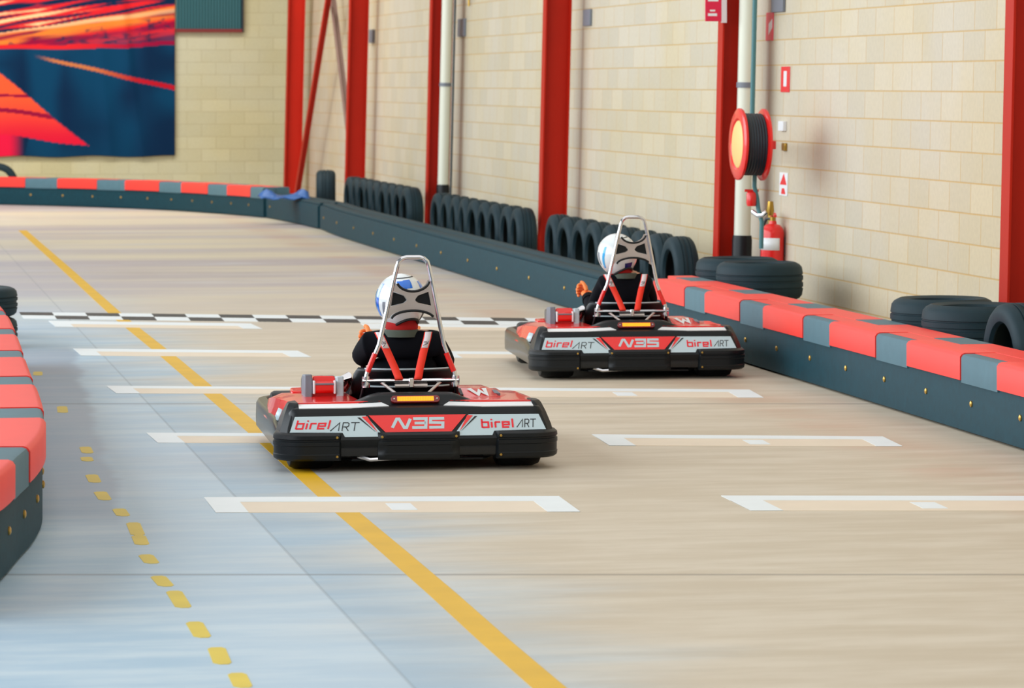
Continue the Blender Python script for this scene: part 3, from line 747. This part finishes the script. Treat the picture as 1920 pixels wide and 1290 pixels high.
def make_kart(loc, rz, label):
    K = empty('go_kart', loc, label, 'go-kart', rz=rz)
    OUT = outline(.622, .02, 1.86, .11, .34)
    # bumper running right round the kart; higher along the sides and nose
    prof = [(.075, -.055), (.062, -.02), (.072, 0), (.10, .002), (.146, 0), (.160, -.012), (.164, -.05), (.150, -.06)]
    rows = []
    for x, y, nx, ny in OUT:
        k = sstep(y, .05, .55); rows.append([(x+nx*o, y+ny*o, z+(.045*k*(z-.06)/.1)) for z, o in prof])
    bumper = MB().loft(rows, wrap=True, closed=True).build('bumper', M_blackg, K, smooth=50)
    # three rear pads
    pad = [(.058, -.03), (.058, .002), (.053, .014), (.062, .026), (.080, .029), (.083, .026), (.118, .026), (.121, .029), (.138, .029), (.141, .024), (.147, .024), (.150, .029), (.166, .027), (.177, .014), (.178, -.035)]
    def pad_on(seq, x):
        rows = []
        n = len(seq)
        for i, (x_, y_, nx, ny) in enumerate(seq):
            e = min(1, min(i, n-1-i)/1.0); e = .35+.65*e if min(i, n-1-i) < 1 else 1
            rows.append([(x_+nx*(o if o < 0 else o*e), y_+ny*(o if o < 0 else o*e), z) for z, o in pad])
        p = MB().loft(rows, closed=True, caps=True).build('bumper_pad', M_black, bumper, smooth=40)
        return p
    mid = [(-.186+.372*k/16, .02, 0, -1) for k in range(17)]; pad_on(mid, 0)
    right = [q for q in OUT if q[0] > .35 and q[1] < .30]; right = [(.352, .02, 0, -1), (.362, .02, 0, -1)]+[q for q in right if q[0] > .37]; pad_on(right, 1)
    pad_on([(-q[0], q[1], -q[2], q[3]) for q in right], -1)
    mb = MB()
    for x in (-.168, .168, -.372, .372, -.53, .53):
        for z in (.072, .158): mb.lathe([(.001, -.012), (.006, -.011), (.008, -.008), (.008, .0)], 10, 'y', (x, .0, z))
    for x, z in ((-.168, .158), (.168, .158), (-.372, .158), (.372, .158), (-.372, .072), (.372, .072)):
        MB().lathe([(.001, -.013), (.005, -.012), (.0065, -.009), (.0065, .002)], 10, 'y', (x, .0, z)).build('pad_bolt', M_bolt, bumper)
    # floor tray and chassis under it
    tray = MB().prism([(-.30, .05), (.30, .05), (.46, .45), (.46, 1.25), (.26, 1.75), (-.26, 1.75), (-.46, 1.25), (-.46, .45)], (0, 0, .045), (1, 0, 0), (0, 1, 0), .012).build('floor_tray', M_black, K, bevel=.004)
    for sx in (-1, 1):
        MB().tube([(sx*.33, .08, .085), (sx*.33, .5, .075), (sx*.36, 1.1, .075), (sx*.20, 1.7, .09)], .016, 10).build('frame_tube', M_black, K)
    MB().tube([(-.58, .21, .14), (.58, .21, .14)], .02, 12).build('rear_axle', M_steel, K)
    MB().tube([(-.30, .06, .075), (-.22, .02, .055), (-.1, .03, .06)], .010, 8).build('exhaust_pipe', M_chrome, K)
    # wheels
    def wheel(x, y, R, W):
        wl = MB().lathe([(R*.5, -W/2+.01), (R*.8, -W/2), (R*.93, -W*.46), (R, -W*.34), (R, W*.34), (R*.93, W*.46), (R*.8, W/2), (R*.5, W/2-.01)], 36, 'x').build('wheel', M_black, K, smooth=40, loc=(x, y, R))
        MB().lathe([(.02, -W*.30), (R*.46, -W*.30), (R*.53, -W*.5), (R*.50, -W*.5), (R*.44, -W*.2), (R*.44, W*.2), (R*.50, W*.5), (R*.53, W*.5), (R*.46, W*.3), (.02, W*.3)], 28, 'x').build('rim', M_steel, wl)
    for sx in (-1, 1): wheel(sx*.475, .21, .139, .21); wheel(sx*.50, 1.38, .128, .13)
    # rear cover: black moulding with sloping sticker face, lip and lamp hump
    rows = []; NS = 61
    for i in range(NS):
        x = -.605+1.21*i/(NS-1); ax = abs(x); e = max(0, (ax-.545)/.06); e = e*e
        hp = 1-sstep(ax, .150, .315)
        pts = [(.03, .10), (.012, .118), (.004, .146), (.010, .156), (.076, .248), (.080, .258), (.082, .264), (.094, .281), (.118, .287), (.136, .289), (.146, .2905+.003*hp), (.164, .293+.034*hp), (.178, .294+.043*hp), (.24, .293+.046*hp), (.30, .270+.046*hp), (.31, .22)]
        rows.append([(x-(.012*e*(1 if x > 0 else -1)), d+.035*e*(1-.4*(j > 9)), z-.05*e*max(0, (z-.15))/.14) for j, (d, z) in enumerate(pts)])
    cov = MB().loft(rows, closed=True, caps=True).build('rear_cover', M_black, K, smooth=38)
    # stickers on the sloping face: plane through (d .010,z .156) and (.076,.248)
    o = Vector((0, .010, .156)); uy = Vector((0, .066, .092)).normalized(); ux = Vector((1, 0, 0)); Ls = Vector((0, .066, .092)).length
    n_ = ux.cross(uy)   # points to the rear/up
    oo = o+n_*.0006
    def sticker(poly, m, nm, lift=0): return MB().prism(poly, oo+n_*lift, ux, uy, .0018).build(nm, m, cov, smooth=0)
    t = Ls
    gp = [(-.583, .26*t), (-.556, .97*t), (-.235, .99*t), (-.158, .02*t), (-.335, .02*t), (-.345, .22*t)]
    for sg in (-1, 1):
        poly = [(sg*-1*x, y) for x, y in gp]
        if sg == -1: poly = [(x, y) for x, y in gp]
        else: poly = poly[::-1]
        st = sticker(poly, M_kgrey, 'side_sticker'); st['label'] = 'pale grey sticker panel'
        # dark and red flashes beside the red middle
        f1 = [(-.273, .90*t), (-.262, .90*t), (-.196, .24*t)]; f2 = [(-.253, .93*t), (-.228, .95*t), (-.188, .24*t)]
        for f, m in ((f1, M_ink), (f2, M_kred)):
            ff = f if sg == -1 else [(-x, y) for x, y in f][::-1]
            sticker(ff[::-1], m, 'flash_stripe', .0019)
    red = sticker([(-.222, .985*t), (-.150, .20*t), (.150, .20*t), (.222, .985*t)][::-1], M_kred, 'middle_sticker', .0019); red['label'] = 'red sticker panel'
    o2 = oo+n_*.0020
    s_ = .030
    word('lettering', GL_BIREL, .26, -.556, .40*t, s_, o2, ux, uy, .0012, M_inkr, cov, .30, 1.62)
    word('lettering', GL_ART, .13, -.400, .30*t, s_*1.0, o2, ux, uy, .0012, M_ink, cov, .2, 1.5)
    word('lettering', GL_BIREL, .28, .292, .36*t, s_, o2, ux, uy, .0012, M_inkr, cov, 0, 1.55)
    word('lettering', GL_ART, .12, .450, .36*t, s_*.98, o2, ux, uy, .0012, M_ink, cov, .1, 1.05)
    word('lettering', GL_N35, .30, -.118, .40*t, .046, o2+n_*.0012, ux, uy, .0012, M_kgrey, cov, .1, 1.12)
    # white wedge stripes along the front of the lip
    for sg in (-1, 1):
        MB().loft([[(sg*.535, .094, .278), (sg*.535, .092, .284), (sg*.535, .160, .2955), (sg*.535, .162, .288)], [(sg*.30, .094, .278), (sg*.30, .092, .284), (sg*.30, .160, .2965), (sg*.30, .172, .288)], [(sg*.125, .112, .283), (sg*.125, .110, .289), (sg*.155, .150, .301), (sg*.155, .152, .288)]], closed=True, caps=True).build('white_stripe', M_white, cov)
        MB().loft([[(sg*.545, .173, .292), (sg*.545, .173, .2995), (sg*.545, .18, .3005), (sg*.545, .18, .292)], [(sg*.16, .1525, .298), (sg*.16, .1525, .3065), (sg*.17, .158, .3085), (sg*.17, .158, .30)]], closed=True, caps=True).build('red_stripe', M_kred, cov)
    # rear lamp
    lo = Vector((0, .150, .3115)); ly = Vector((0, .018, .034)).normalized()
    def rr(hw, hh, r): return arc(hw-r, hh-r, r, r, 0, 90, 5)+arc(-hw+r, hh-r, r, r, 90, 180, 5)+arc(-hw+r, -hh+r, r, r, 180, 270, 5)+arc(hw-r, -hh+r, r, r, 270, 360, 5)
    lx = Vector((1, 0, 0)); ln = lx.cross(ly)
    lamp = MB().prism(rr(.112, .0175, .0165), lo-ln*.012, lx, ly, .022).build('tail_lamp', M_lampred, K, smooth=40, bevel=.002)
    mb = MB()
    for r_ in range(2):
        for k in range(22): x = -.080+.160*k/21; mb.box(x-.0034, x+.0034, -.0052+.0054*(r_*2-1), .0052+.0054*(r_*2-1), 0, .0022)
    led = MB(); led.v = [tuple(lo+ln*.0102+lx*v[0]+ly*v[1]+ln*v[2]) for v in mb.v]; led.f = mb.f; led.mi = mb.mi
    led.build('led_strip', M_led, lamp, smooth=0)
    for sg in (-1, 1): MB().lathe([(.001, -.003), (.004, -.002), (.005, .0), (.005, .006)], 12, 'y', tuple(lo+ln*.011+lx*sg*.098)).build('lamp_screw', M_chrome, lamp)
    # corner guards
    for sg in (-1, 1):
        rows = []
        for z, k in ((.150, 0), (.20, .2), (.255, .55), (.292, .85), (.303, 1.0)):
            xi, xo = .535, .628-.055*k; y0, y1 = .035+.10*k, .34-.05*k
            rows.append([(sg*xi, y0, z), (sg*(xo-.03), y0, z), (sg*xo, y0+.04, z), (sg*xo, y1-.05, z), (sg*(xo-.03), y1, z), (sg*xi, y1, z)])
        MB().loft(rows, closed=True, caps=True).build('corner_guard', M_black, K, smooth=30, bevel=.004)
    # side pods
    def pod(sg):
        rows = []
        for y, zt, xi, xo, zo in ((.175, .2985, .17, .555, .285), (.24, .303, .23, .565, .285), (.45, .306, .25, .585, .275), (.70, .302, .25, .60, .255), (.95, .285, .25, .605, .235), (1.15, .262, .27, .60, .215), (1.28, .235, .30, .585, .20)):
            rows.append([(sg*xi, y, .17), (sg*xi, y, zt-.012), (sg*(xi+.015), y, zt), (sg*(xo-.06), y, zt-.004), (sg*(xo-.01), y, (zt+zo)/2), (sg*xo, y, zo-.02), (sg*(xo+.02), y, .17)])
        return MB().loft(rows, closed=True, caps=True).build('side_pod', M_kred, K, smooth=45)
    pl, pr = pod(-1), pod(1)
    for sg, p_ in ((-1, pl), (1, pr)):   # white flank stickers
        MB().loft([[(sg*(.588+.022), y, z0), (sg*(.588+.003), y, z1)] for y, z0, z1 in ((.36, .205, .255), (.6, .19, .245), (.9, .18, .22))]).build('flank_sticker', M_kgrey, p_).modifiers.new('thick', 'SOLIDIFY').thickness = .004
    # raised right hand cover with the big letter
    rows = []
    for y, zt, x0, x1 in ((.35, .303, .24, .44), (.38, .306, .235, .43), (.47, .331, .23, .415), (.72, .328, .235, .40), (.80, .318, .24, .40), (.90, .300, .26, .40)):
        rows.append([(x0, y, .29), (x0+.006, y, zt-.006), (x0+.02, y, zt), (x1-.02, y, zt), (x1, y, zt-.012), (x1+.075, y, .297)])
    rc = MB().loft(rows, closed=True, caps=True).build('right_cover', M_kred, K, smooth=35)
    ro = Vector((0, .38, .3065)); ry = Vector((0, .09, .025)).normalized(); rx = Vector((1, 0, 0)); rn = rx.cross(ry); ro = ro+rn*.0015
    MB().stroke([(.288, .090), (.322, .008), (.334, .060), (.362, .008), (.358, .092)], .022, ro, rx, ry, .0015).build('lettering', M_white, rc, smooth=0)
    MB().prism([(.395, .075), (.40, .03), (.428, .025), (.415, .07)], ro-rn*.012, rx, ry, .011).build('side_vent', M_boxgrey, rc)
    MB().prism([(.238, .004), (.252, .004), (.250, .09), (.236, .09)], ro-rn*.002, rx, ry, .005).build('edge_trim', M_black, rc)
    # engine with red fan housing on the left
    en = MB().box(-.462, -.300, .505, .84, .17, .372).build('engine', M_steel, K, bevel=.012)
    MB().prism([(-.455, .29), (-.445, .355), (-.42, .372), (-.345, .372), (-.32, .355), (-.31, .29)], (0, .495, .002), (1, 0, 0), (0, 0, 1), -.30).build('fan_housing', M_kred, en, bevel=.006)
    MB().prism(rr(.052, .021, .012), (-.385, .506, .373), (1, 0, 0), (0, .25, .968), .014).build('fuel_cap_cover', M_kred, en, bevel=.004)
    MB().box(-.437, -.333, .462, .505, .318, .372).build('air_filter', M_kred, en, bevel=.014)
    MB().box(-.430, -.340, .459, .465, .356, .365).build('filter_clip', M_boxgrey, en, bevel=.002)
    for sx in (-1, 1): MB().box(-.385+sx*.048-.005, -.385+sx*.048+.005, .458, .51, .315, .376).build('filter_strap', M_white, en, bevel=.003)
    MB().prism([(.47, .29), (.485, .405), (.62, .395), (.66, .29)], (-.476, 0, 0), (0, 1, 0), (0, 0, 1), .036).build('left_shroud', M_boxgrey, en, bevel=.006)
    MB().prism([(.47, .29), (.485, .395), (.60, .385), (.66, .29)], (-.328, 0, 0), (0, 1, 0), (0, 0, 1), .034).build('right_shroud', M_kgrey, en, bevel=.006)
    MB().box(-.43, -.34, .502, .509, .30, .325).build('sticker', M_hcyan, en, bevel=.002)
    MB().tube([(-.285, .60, .37), (-.262, .60, .385), (-.255, .64, .36), (-.27, .70, .32)], .02, 10).build('breather_hose', M_chrome, en)
    MB().prism([(-.51, .80), (-.50, 1.00), (-.42, 1.02), (-.41, .80)], (0, 0, .272), (1, 0, 0), (0, 1, 0), .03).build('front_left_panel', M_kred, pl, bevel=.008)
    # seat
    rows = []
    for v, z in enumerate((.07, .12, .20, .29, .37, .415, .43)):
        yb = .62-.19*(z-.07)/.36; hw = (.19, .21, .225, .235, .238, .232, .222)[v]; row_ = []
        for k in range(17):
            a = math.radians(-100+200*k/16); row_.append((hw*math.sin(a), yb+.24*(1-math.cos(a))*(.9 if z < .3 else .55), z-(0.02 if abs(a) > 1.4 and z > .3 else 0)))
        rows.append(row_)
    seat = MB().loft(rows).build('seat', M_black, K, smooth=60)
    sd = seat.modifiers.new('thick', 'SOLIDIFY'); sd.thickness = .018; sd.offset = 0
    MB().box(-.17, .17, .60, .98, .055, .10).build('seat_base', M_black, seat, bevel=.02)
    for z, hw, yy in ((.428, .220, .421), (.345, .230, .459)):
        MB().tube([(hw*math.sin(math.radians(a)), yy+.13*(1-math.cos(math.radians(a))), z) for a in range(-62, 63, 4)], .0045, 6).build('seat_piping', M_kgrey, seat)
    # roll hoop
    hp = [(-.207, .325, .395), (-.202, .325, .42), (-.150, .33, .548), (-.118, .335, .70), (-.088, .345, .845), (-.074, .35, .905), (-.066, .352, .930), (-.048, .354, .945), (-.03, .355, .949), (.03, .355, .949), (.048, .354, .945), (.066, .352, .930), (.074, .35, .905), (.088, .345, .845), (.118, .335, .70), (.150, .33, .548), (.202, .325, .42), (.207, .325, .395)]
    hp = [(x+.014*(z-.4)/.55, y, z) for x, y, z in hp]
    hoop = MB().tube(hp, .0105, 12).build('roll_hoop', M_chrome, K, smooth=60)
    for sg in (-1, 1):
        MB().lathe([(.001, -.03), (.018, -.03), (.02, -.01), (.018, .02), (.001, .02)], 12, 'z', (sg*.207, .325, .385)).build('hoop_clamp', M_chrome, hoop)
        MB().tube([(sg*.165, .328, .51), (sg*.20, .3255, .425)], .0125, 12).build('hoop_reflection', M_kred, hoop)  # red colour standing in for a reflection in the chrome legs
    MB().tube([(-.225, .315, .385), (.22, .315, .385)], .0095, 10).build('harness_bar', M_chrome, K)
    MB().tube([(-.075, .312, .362), (.075, .312, .362)], .010, 10).build('harness_anchor', M_alu, K)
    MB().box(-.012, .012, .298, .325, .352, .398).build('anchor_clamp', M_chrome, K, bevel=.005)
    for sg in (-1, 1):
        MB().tube([(sg*.14, .32, .38), (sg*.05, .26, .31)], .007, 8).build('hoop_strut', M_alu, K)
        MB().tube([(sg*.207, .325, .39), (sg*.24, .45, .20), (sg*.3, .5, .09)], .010, 8).build('hoop_leg', M_black, K)
    # headrest plate: waisted plate with two cut-outs, from a filled curve
    cu = bpy.data.curves.new('plate', 'CURVE'); cu.dimensions = '2D'; cu.fill_mode = 'BOTH'; cu.extrude = .004
    def spl(pts):
        sp = cu.splines.new('POLY'); sp.points.add(len(pts)-1); sp.use_cyclic_u = True
        for q, p in zip(sp.points, pts): q.co = (p[0], p[1], 0, 1)
    top = [(.076*math.cos(math.radians(a)), .848+.053*math.sin(math.radians(a))) for a in range(-8, -173, -11)]
    bot = [(.100*math.cos(math.radians(a)), .664+.042*math.sin(math.radians(a))) for a in range(172, 7, -11)]
    spl([(.090, .848)]+top+[(-.090, .848), (-.128, .655)]+bot+[(.128, .655)])
    for sg in (-1, 1): spl([(sg*.020, .756), (sg*.034, .772), (sg*.082, .790), (sg*.094, .722), (sg*.034, .736), (sg*.020, .746)])
    tmp = bpy.data.objects.new('tmp', cu); C.objects.link(tmp); me = mesh_from(tmp); bpy.data.objects.remove(tmp); bpy.data.curves.remove(cu)
    hr = bpy.data.objects.new('headrest', me); C.objects.link(hr); me.materials.clear(); me.materials.append(M_alu); hr.parent = K; hr.rotation_euler = (math.radians(87), 0, 0); hr.location = (.011, .372, .0)
    def hpnt(x, z, d=0): return (x+.011, .372-z*math.sin(math.radians(-3))*-1*1.0-d, z*math.cos(math.radians(3)))
    for nm, pts in (('headrest_edge', top), ('headrest_edge', bot)):
        MB().tube([hpnt(x, z) for x, z in pts], .006, 8).build(nm, M_black, hr).matrix_parent_inverse = hr.matrix_basis.inverted()
    for sg in (-1, 1):
        MB().prism([(sg*.020, .750), (sg*.034, .770), (sg*.082, .788), (sg*.094, .723), (sg*.034, .738)], hpnt(0, 0, -.010), (1, 0, 0), (0, .052, .9986), .004).build('headrest_pad', M_black, hr).matrix_parent_inverse = hr.matrix_basis.inverted()
    # nose, steering
    rows = []
    for y, hw, z0, z1 in ((1.42, .30, .12, .30), (1.55, .40, .10, .27), (1.72, .44, .09, .22), (1.84, .38, .09, .15)):
        rows.append([(-hw, y, z0), (-hw*.9, y, z1-.02), (-hw*.5, y, z1), (hw*.5, y, z1), (hw*.9, y, z1-.02), (hw, y, z0)])
    MB().loft(rows, closed=True, caps=True).build('nose_fairing', M_kred, K, smooth=40)
    MB().tube([(0, 1.32, .12), (-.02, 1.005, .415)], .011, 8).build('steering_column', M_steel, K)
    wc = Vector((-.02, 1.0, .42)); a1 = Vector((1, 0, 0)); a2 = Vector((0, -.45, .893)).normalized()
    sw = MB().tube([wc+a1*.13*math.cos(a)+a2*.13*math.sin(a) for a in [k*2*math.pi/40 for k in range(40)]], .013, 10, closed=True).build('steering_wheel', M_black, K)
    for a in (90, 210, 330):
        MB().tube([wc, wc+a1*.125*math.cos(math.radians(a))+a2*.125*math.sin(math.radians(a))], .009, 8).build('wheel_spoke', M_steel, sw)
    for sg in (-1, 1): MB().box(sg*.13-.03, sg*.13+.03, 1.60, 1.615, .10, .24).build('pedal', M_steel, K, bevel=.004)
    # harness straps
    for pts in (((-.056, .296, .392), (-.073, .325, .44), (-.104, .362, .515), (-.128, .388, .572), (-.140, .412, .600)), ((.030, .296, .392), (.042, .325, .44), (.064, .362, .515), (.084, .388, .572), (.092, .412, .600))):
        sm_ = []
        P4 = [Vector(p) for p in pts]
        for a, b in zip(P4, P4[1:]):
            for k in range(4): sm_.append(a.lerp(b, k/4))
        sm_.append(P4[-1]); wd = .0185
        st = MB().loft([[p+Vector((-wd, 0, 0)), p+Vector((wd, 0, 0))] for p in sm_]).build('harness_strap', M_strap, K)
        sd = st.modifiers.new('thick', 'SOLIDIFY'); sd.thickness = .004; sd.offset = 0
        up = [p+Vector((0, -.003, .0018)) for p in sm_[9:]]
        pt_ = MB().loft([[p+Vector((-wd*.78, 0, 0)), p+Vector((wd*.78, 0, 0))] for p in up]).build('strap_patch', M_strapw, st)
        sd = pt_.modifiers.new('thick', 'SOLIDIFY'); sd.thickness = .002; sd.offset = 0
        d_ = (up[-2]-up[0]).normalized(); sx_ = Vector((1, 0, 0)); sx_ = (sx_-d_*sx_.dot(d_)).normalized()
        lo_ = up[0].lerp(up[-2], .12)+Vector((0, -.004, .002))
        mb = MB(); cx = 0
        for adv, strokes in GL_ART:
            for q in strokes: mb.stroke([((a+cx)*.017, b*.014-.010) for a, b in q], .0026, lo_, d_, -sx_*-1, .001)
            cx += adv
        mb.build('lettering', M_ink, st, smooth=0)
    return K

# ------------------------------------------------------------------ drivers
def skin_mesh(nodes, edges, root, sub=2):
    me = bpy.data.meshes.new('skin'); me.from_pydata([n[0] for n in nodes], edges, [])
    o = bpy.data.objects.new('skin', me); C.objects.link(o)
    m = o.modifiers.new('skin', 'SKIN'); m.use_smooth_shade = True
    for i, n in enumerate(nodes):
        r = n[1] if isinstance(n[1], tuple) else (n[1], n[1])
        sv = me.skin_vertices[0].data[i]; sv.radius = r; sv.use_root = i == root
    s2 = o.modifiers.new('sub', 'SUBSURF'); s2.levels = sub; s2.render_levels = sub
    out = mesh_from(o); bpy.data.objects.remove(o)
    out.polygons.foreach_set('use_smooth', [True]*len(out.polygons))
    return out
def chain_mesh(chains):
    me = bmesh.new()
    for nodes, edges, root, sub in chains:
        t = skin_mesh(nodes, edges, root, sub); me.from_mesh(t); bpy.data.meshes.remove(t)
    out = bpy.data.meshes.new('glove'); me.to_mesh(out); me.free()
    out.polygons.foreach_set('use_smooth', [True]*len(out.polygons)); return out
def glove(parent, wrist, a, b, side, name='glove'):
    """a = along the forearm, b = across the knuckles towards the thumb; fingers close round a rim lying along b"""
    a = a.normalized(); b = (b-a*b.dot(a)).normalized(); c = a.cross(b)*side
    W = Vector(wrist)
    def P(x, y, z): return W+a*x+b*y+c*z
    palm = ([(P(-.035, 0, 0), .030), (P(.0, 0, 0), .028), (P(.035, 0, .002), (.040, .022)), (P(.072, 0, .004), (.041, .019))], [(0, 1), (1, 2), (2, 3)], 0, 2)
    ch = [palm]
    for k, (yy, L) in enumerate(((.030, .92), (.010, 1.0), (-.010, .95), (-.029, .78))):
        n = [(P(.060, yy*.9, .004), .0105), (P(.086, yy, .004), .0105), (P(.108*1, yy*1.05, .012+.010*L), .0098), (P(.104, yy*1.05, .012+.038*L), .0094), (P(.078, yy, .016+.045*L), .0088), (P(.062, yy, .014+.040*L), .008)]
        ch.append((n, [(i, i+1) for i in range(5)], 0, 2))
    th = [(P(.022, .026, .006), .014), (P(.045, .046, .014), .0125), (P(.068, .060, .024), .0115), (P(.088, .060, .040), .0105)]
    ch.append((th, [(0, 1), (1, 2), (2, 3)], 0, 2))
    me = chain_mesh(ch); me.materials.append(M_glove)
    o = bpy.data.objects.new(name, me); C.objects.link(o); o.parent = parent; return o
def make_driver(K, label, hc, tilt, turn, lh, le, rh, re, blue, lb=None, sh=1.0, cx=-.012):
    """hc helmet centre, lh/rh wrists, le/re elbows: all in the kart's frame"""
    D = empty('person', K.location, label, 'person', rz=K.rotation_euler[2])
    hcv = Vector(hc); 
    nodes = [((cx, .72, .185), (.15, .115)), ((cx, .655, .27), (.18, .115)), ((cx, .60, .37), (.19, .12)), ((cx, .555, .47), (.185*sh, .105)), ((cx-.003, .55, .545), (.115*sh, .085)),
             ((cx-.004, .555, .60), .058), (tuple(hcv+Vector((0, .0, -.075))), .052), (tuple(hcv+Vector((0, .015, .0))), (.078, .088)), (tuple(hcv+Vector((0, .0, .06))), (.066, .07)),
             ((cx-.150*sh, .55, .540), .066*sh), (le, .055*sh), (lh, .036), ((cx+.145*sh, .55, .540), .066*sh), (re, .055*sh), (rh, .036),
             ((cx-.10, .76, .165), .088), (((cx-.16), 1.10, .285), .066), ((cx-.13, 1.42, .17), .044), ((cx-.13, 1.55, .20), .038),
             ((cx+.10, .76, .165), .088), (((cx+.16), 1.10, .285), .066), ((cx+.15, 1.42, .17), .044), ((cx+.15, 1.55, .20), .038)]
    E = [(0, 1), (1, 2), (2, 3), (3, 4), (4, 5), (5, 6), (6, 7), (7, 8), (4, 9), (9, 10), (10, 11), (4, 12), (12, 13), (13, 14), (0, 15), (15, 16), (16, 17), (17, 18), (0, 19), (19, 20), (20, 21), (21, 22)]
    me = skin_mesh(nodes, E, 0, 2); me.materials.append(M_jacket); me.materials.append(M_skin)
    me.polygons.foreach_set('material_index', [1 if p.center.z > .60 and abs(p.center.x-hc[0]) < .12 else 0 for p in me.polygons])
    body = bpy.data.objects.new('body', me); C.objects.link(body); body.parent = D
    # collar and scarf
    MB().lathe([(.070, .575), (.083, .572), (.085, .600), (.074, .606), (.068, .602)], 28, 'z', (cx-.004, .553, 0)).build('collar', M_collar, D)
    mx = (hcv.x+cx)/2
    MB().loft([[(mx*(1-k)+hcv.x*k+r*math.cos(a), .556+(hcv.y-.556)*k+r*1.0*math.sin(a), z) for a in [i*2*math.pi/28 for i in range(28)]] for k, r, z in ((0, .070, .596), (.2, .077, .612), (.5, .078, .632), (.8, .076, .655), (.9, .074, .69), (1, .070, .72))], closed=True).build('scarf', M_scarf, D)
    # helmet
    R3 = Matrix.Rotation(math.radians(turn), 3, 'Z') @ Matrix.Rotation(math.radians(tilt), 3, 'Y')
    ax = Vector((.117, .140, .128))
    def hs(lon, lat, k=1.0):
        """point on the shell; lon 0 = back of the head, positive to the wearer's right"""
        lo, la = math.radians(lon), math.radians(lat)
        f = 1-.10*max(0, -math.sin(la))**1.2            # narrower towards the neck
        ch = 1+.16*max(0, -math.cos(lo))*max(0, -math.sin(la+.2))   # chin bar pushes forward
        v = Vector((ax.x*math.cos(la)*math.sin(lo)*f, -ax.y*math.cos(la)*math.cos(lo)*f*ch, ax.z*math.sin(la)*(1 if la > 0 else 1.06)))
        return hcv+R3 @ (v*k)
    def patch(nm, lo0, lo1, la0, la1, m, parent, k=1.006, n=14, thick=.003, slant=0):
        rows = [[hs(lo0+(lo1-lo0)*i/n+slant*(j/n-.5), la0+(la1-la0)*j/n, k) for i in range(n+1)] for j in range(n+1)]
        o = MB().loft(rows).build(nm, m, parent, smooth=60)
        return o
    lmin = lambda l: -60+24*max(0, math.cos(math.radians(l)))**2
    helm = MB().loft([[hs(l, lmin(l)+(89-lmin(l))*k/26) for l in range(0, 360, 9)] for k in range(27)], closed=True).build('helmet', M_helm, D, smooth=60)
    sd = helm.modifiers.new('thick', 'SOLIDIFY'); sd.thickness = .012; sd.offset = -1
    MB().tube([hs(l, lmin(l), 1.0) for l in range(0, 360, 9)], .0075, 8, closed=True).build('rim_trim', M_ink, helm)
    patch('visor', 115, 245, -14, 24, M_blackg, helm, 1.012)
    if blue == 0:
        patch('blue_panel', -30, -8, 22, 50, M_hblue, helm, slant=-8)
        patch('blue_panel', -14, 12, 30, 52, M_hblue, helm, slant=4)
        patch('side_stripe', -98, -84, -26, 44, M_hblue, helm, slant=10)
        patch('side_flash', -112, -102, -40, 30, M_hcyan, helm)
        patch('crown_line', -60, 80, 58, 61, M_ink, helm, 1.007)
        patch('rear_flash', 38, 62, 20, 44, M_hblue, helm, slant=10)
        patch('neck_band', 42, 80, -44, -24, M_ink, helm)
        patch('side_vent', -74, -66, -30, 4, M_boxgrey, helm, slant=8)
    else:
        patch('side_stripe', -82, -73, -30, 30, M_hcyan, helm, slant=16)
        patch('neck_patch', -12, 16, -36, -20, mat('helmet_navy', srgb(16, 40, 110), .3), helm)
        patch('side_vent', -104, -96, -20, 14, M_boxgrey, helm)
        patch('crown_line', -30, 50, 52, 55, M_ink, helm, 1.007)
        patch('crown_line', -20, 60, 40, 42, M_kgrey, helm, 1.007)
        patch('neck_band', 40, 78, -44, -28, M_ink, helm)
    glove(D, lh, Vector(lh)-Vector(le), lb or Vector((.0, -.3, 1)), -1)
    glove(D, rh, Vector(rh)-Vector(re), Vector((.0, -.3, 1)), 1)
    for h_, e_ in ((lh, le), (rh, re)):
        d = (Vector(h_)-Vector(e_)).normalized()
        MB().tube([Vector(h_)-d*.055, Vector(h_)-d*.01], [.042, .040], 16).build('jacket_cuff', M_jacket, D)
    return D
k1 = bp(786, 884); a1_ = math.atan((-35-960)/FPX)+YAW
kart1 = make_kart(k1, -a1_, 'red and black go-kart nearest the camera, on the yellow line')
make_driver(kart1, 'person in navy jacket and white helmet with blue panels driving the nearer go-kart', (-.018, .555, .738), -5, 14, (-.130, .90, .515), (-.192, .67, .465), (.11, .90, .50), (.208, .66, .425), 0)
k2 = bp(1200, 712); a2_ = math.atan((140-960)/FPX)+YAW
kart2 = make_kart(k2, -a2_, 'red and black go-kart farther away beside the right barrier')
make_driver(kart2, 'person in dark jacket and white helmet with pale blue stripe driving the farther go-kart', (-.052, .555, .715), -8, 20, (-.185, .88, .440), (-.185, .70, .36), (.11, .90, .48), (.175, .67, .41), 1, sh=.86, cx=-.005)
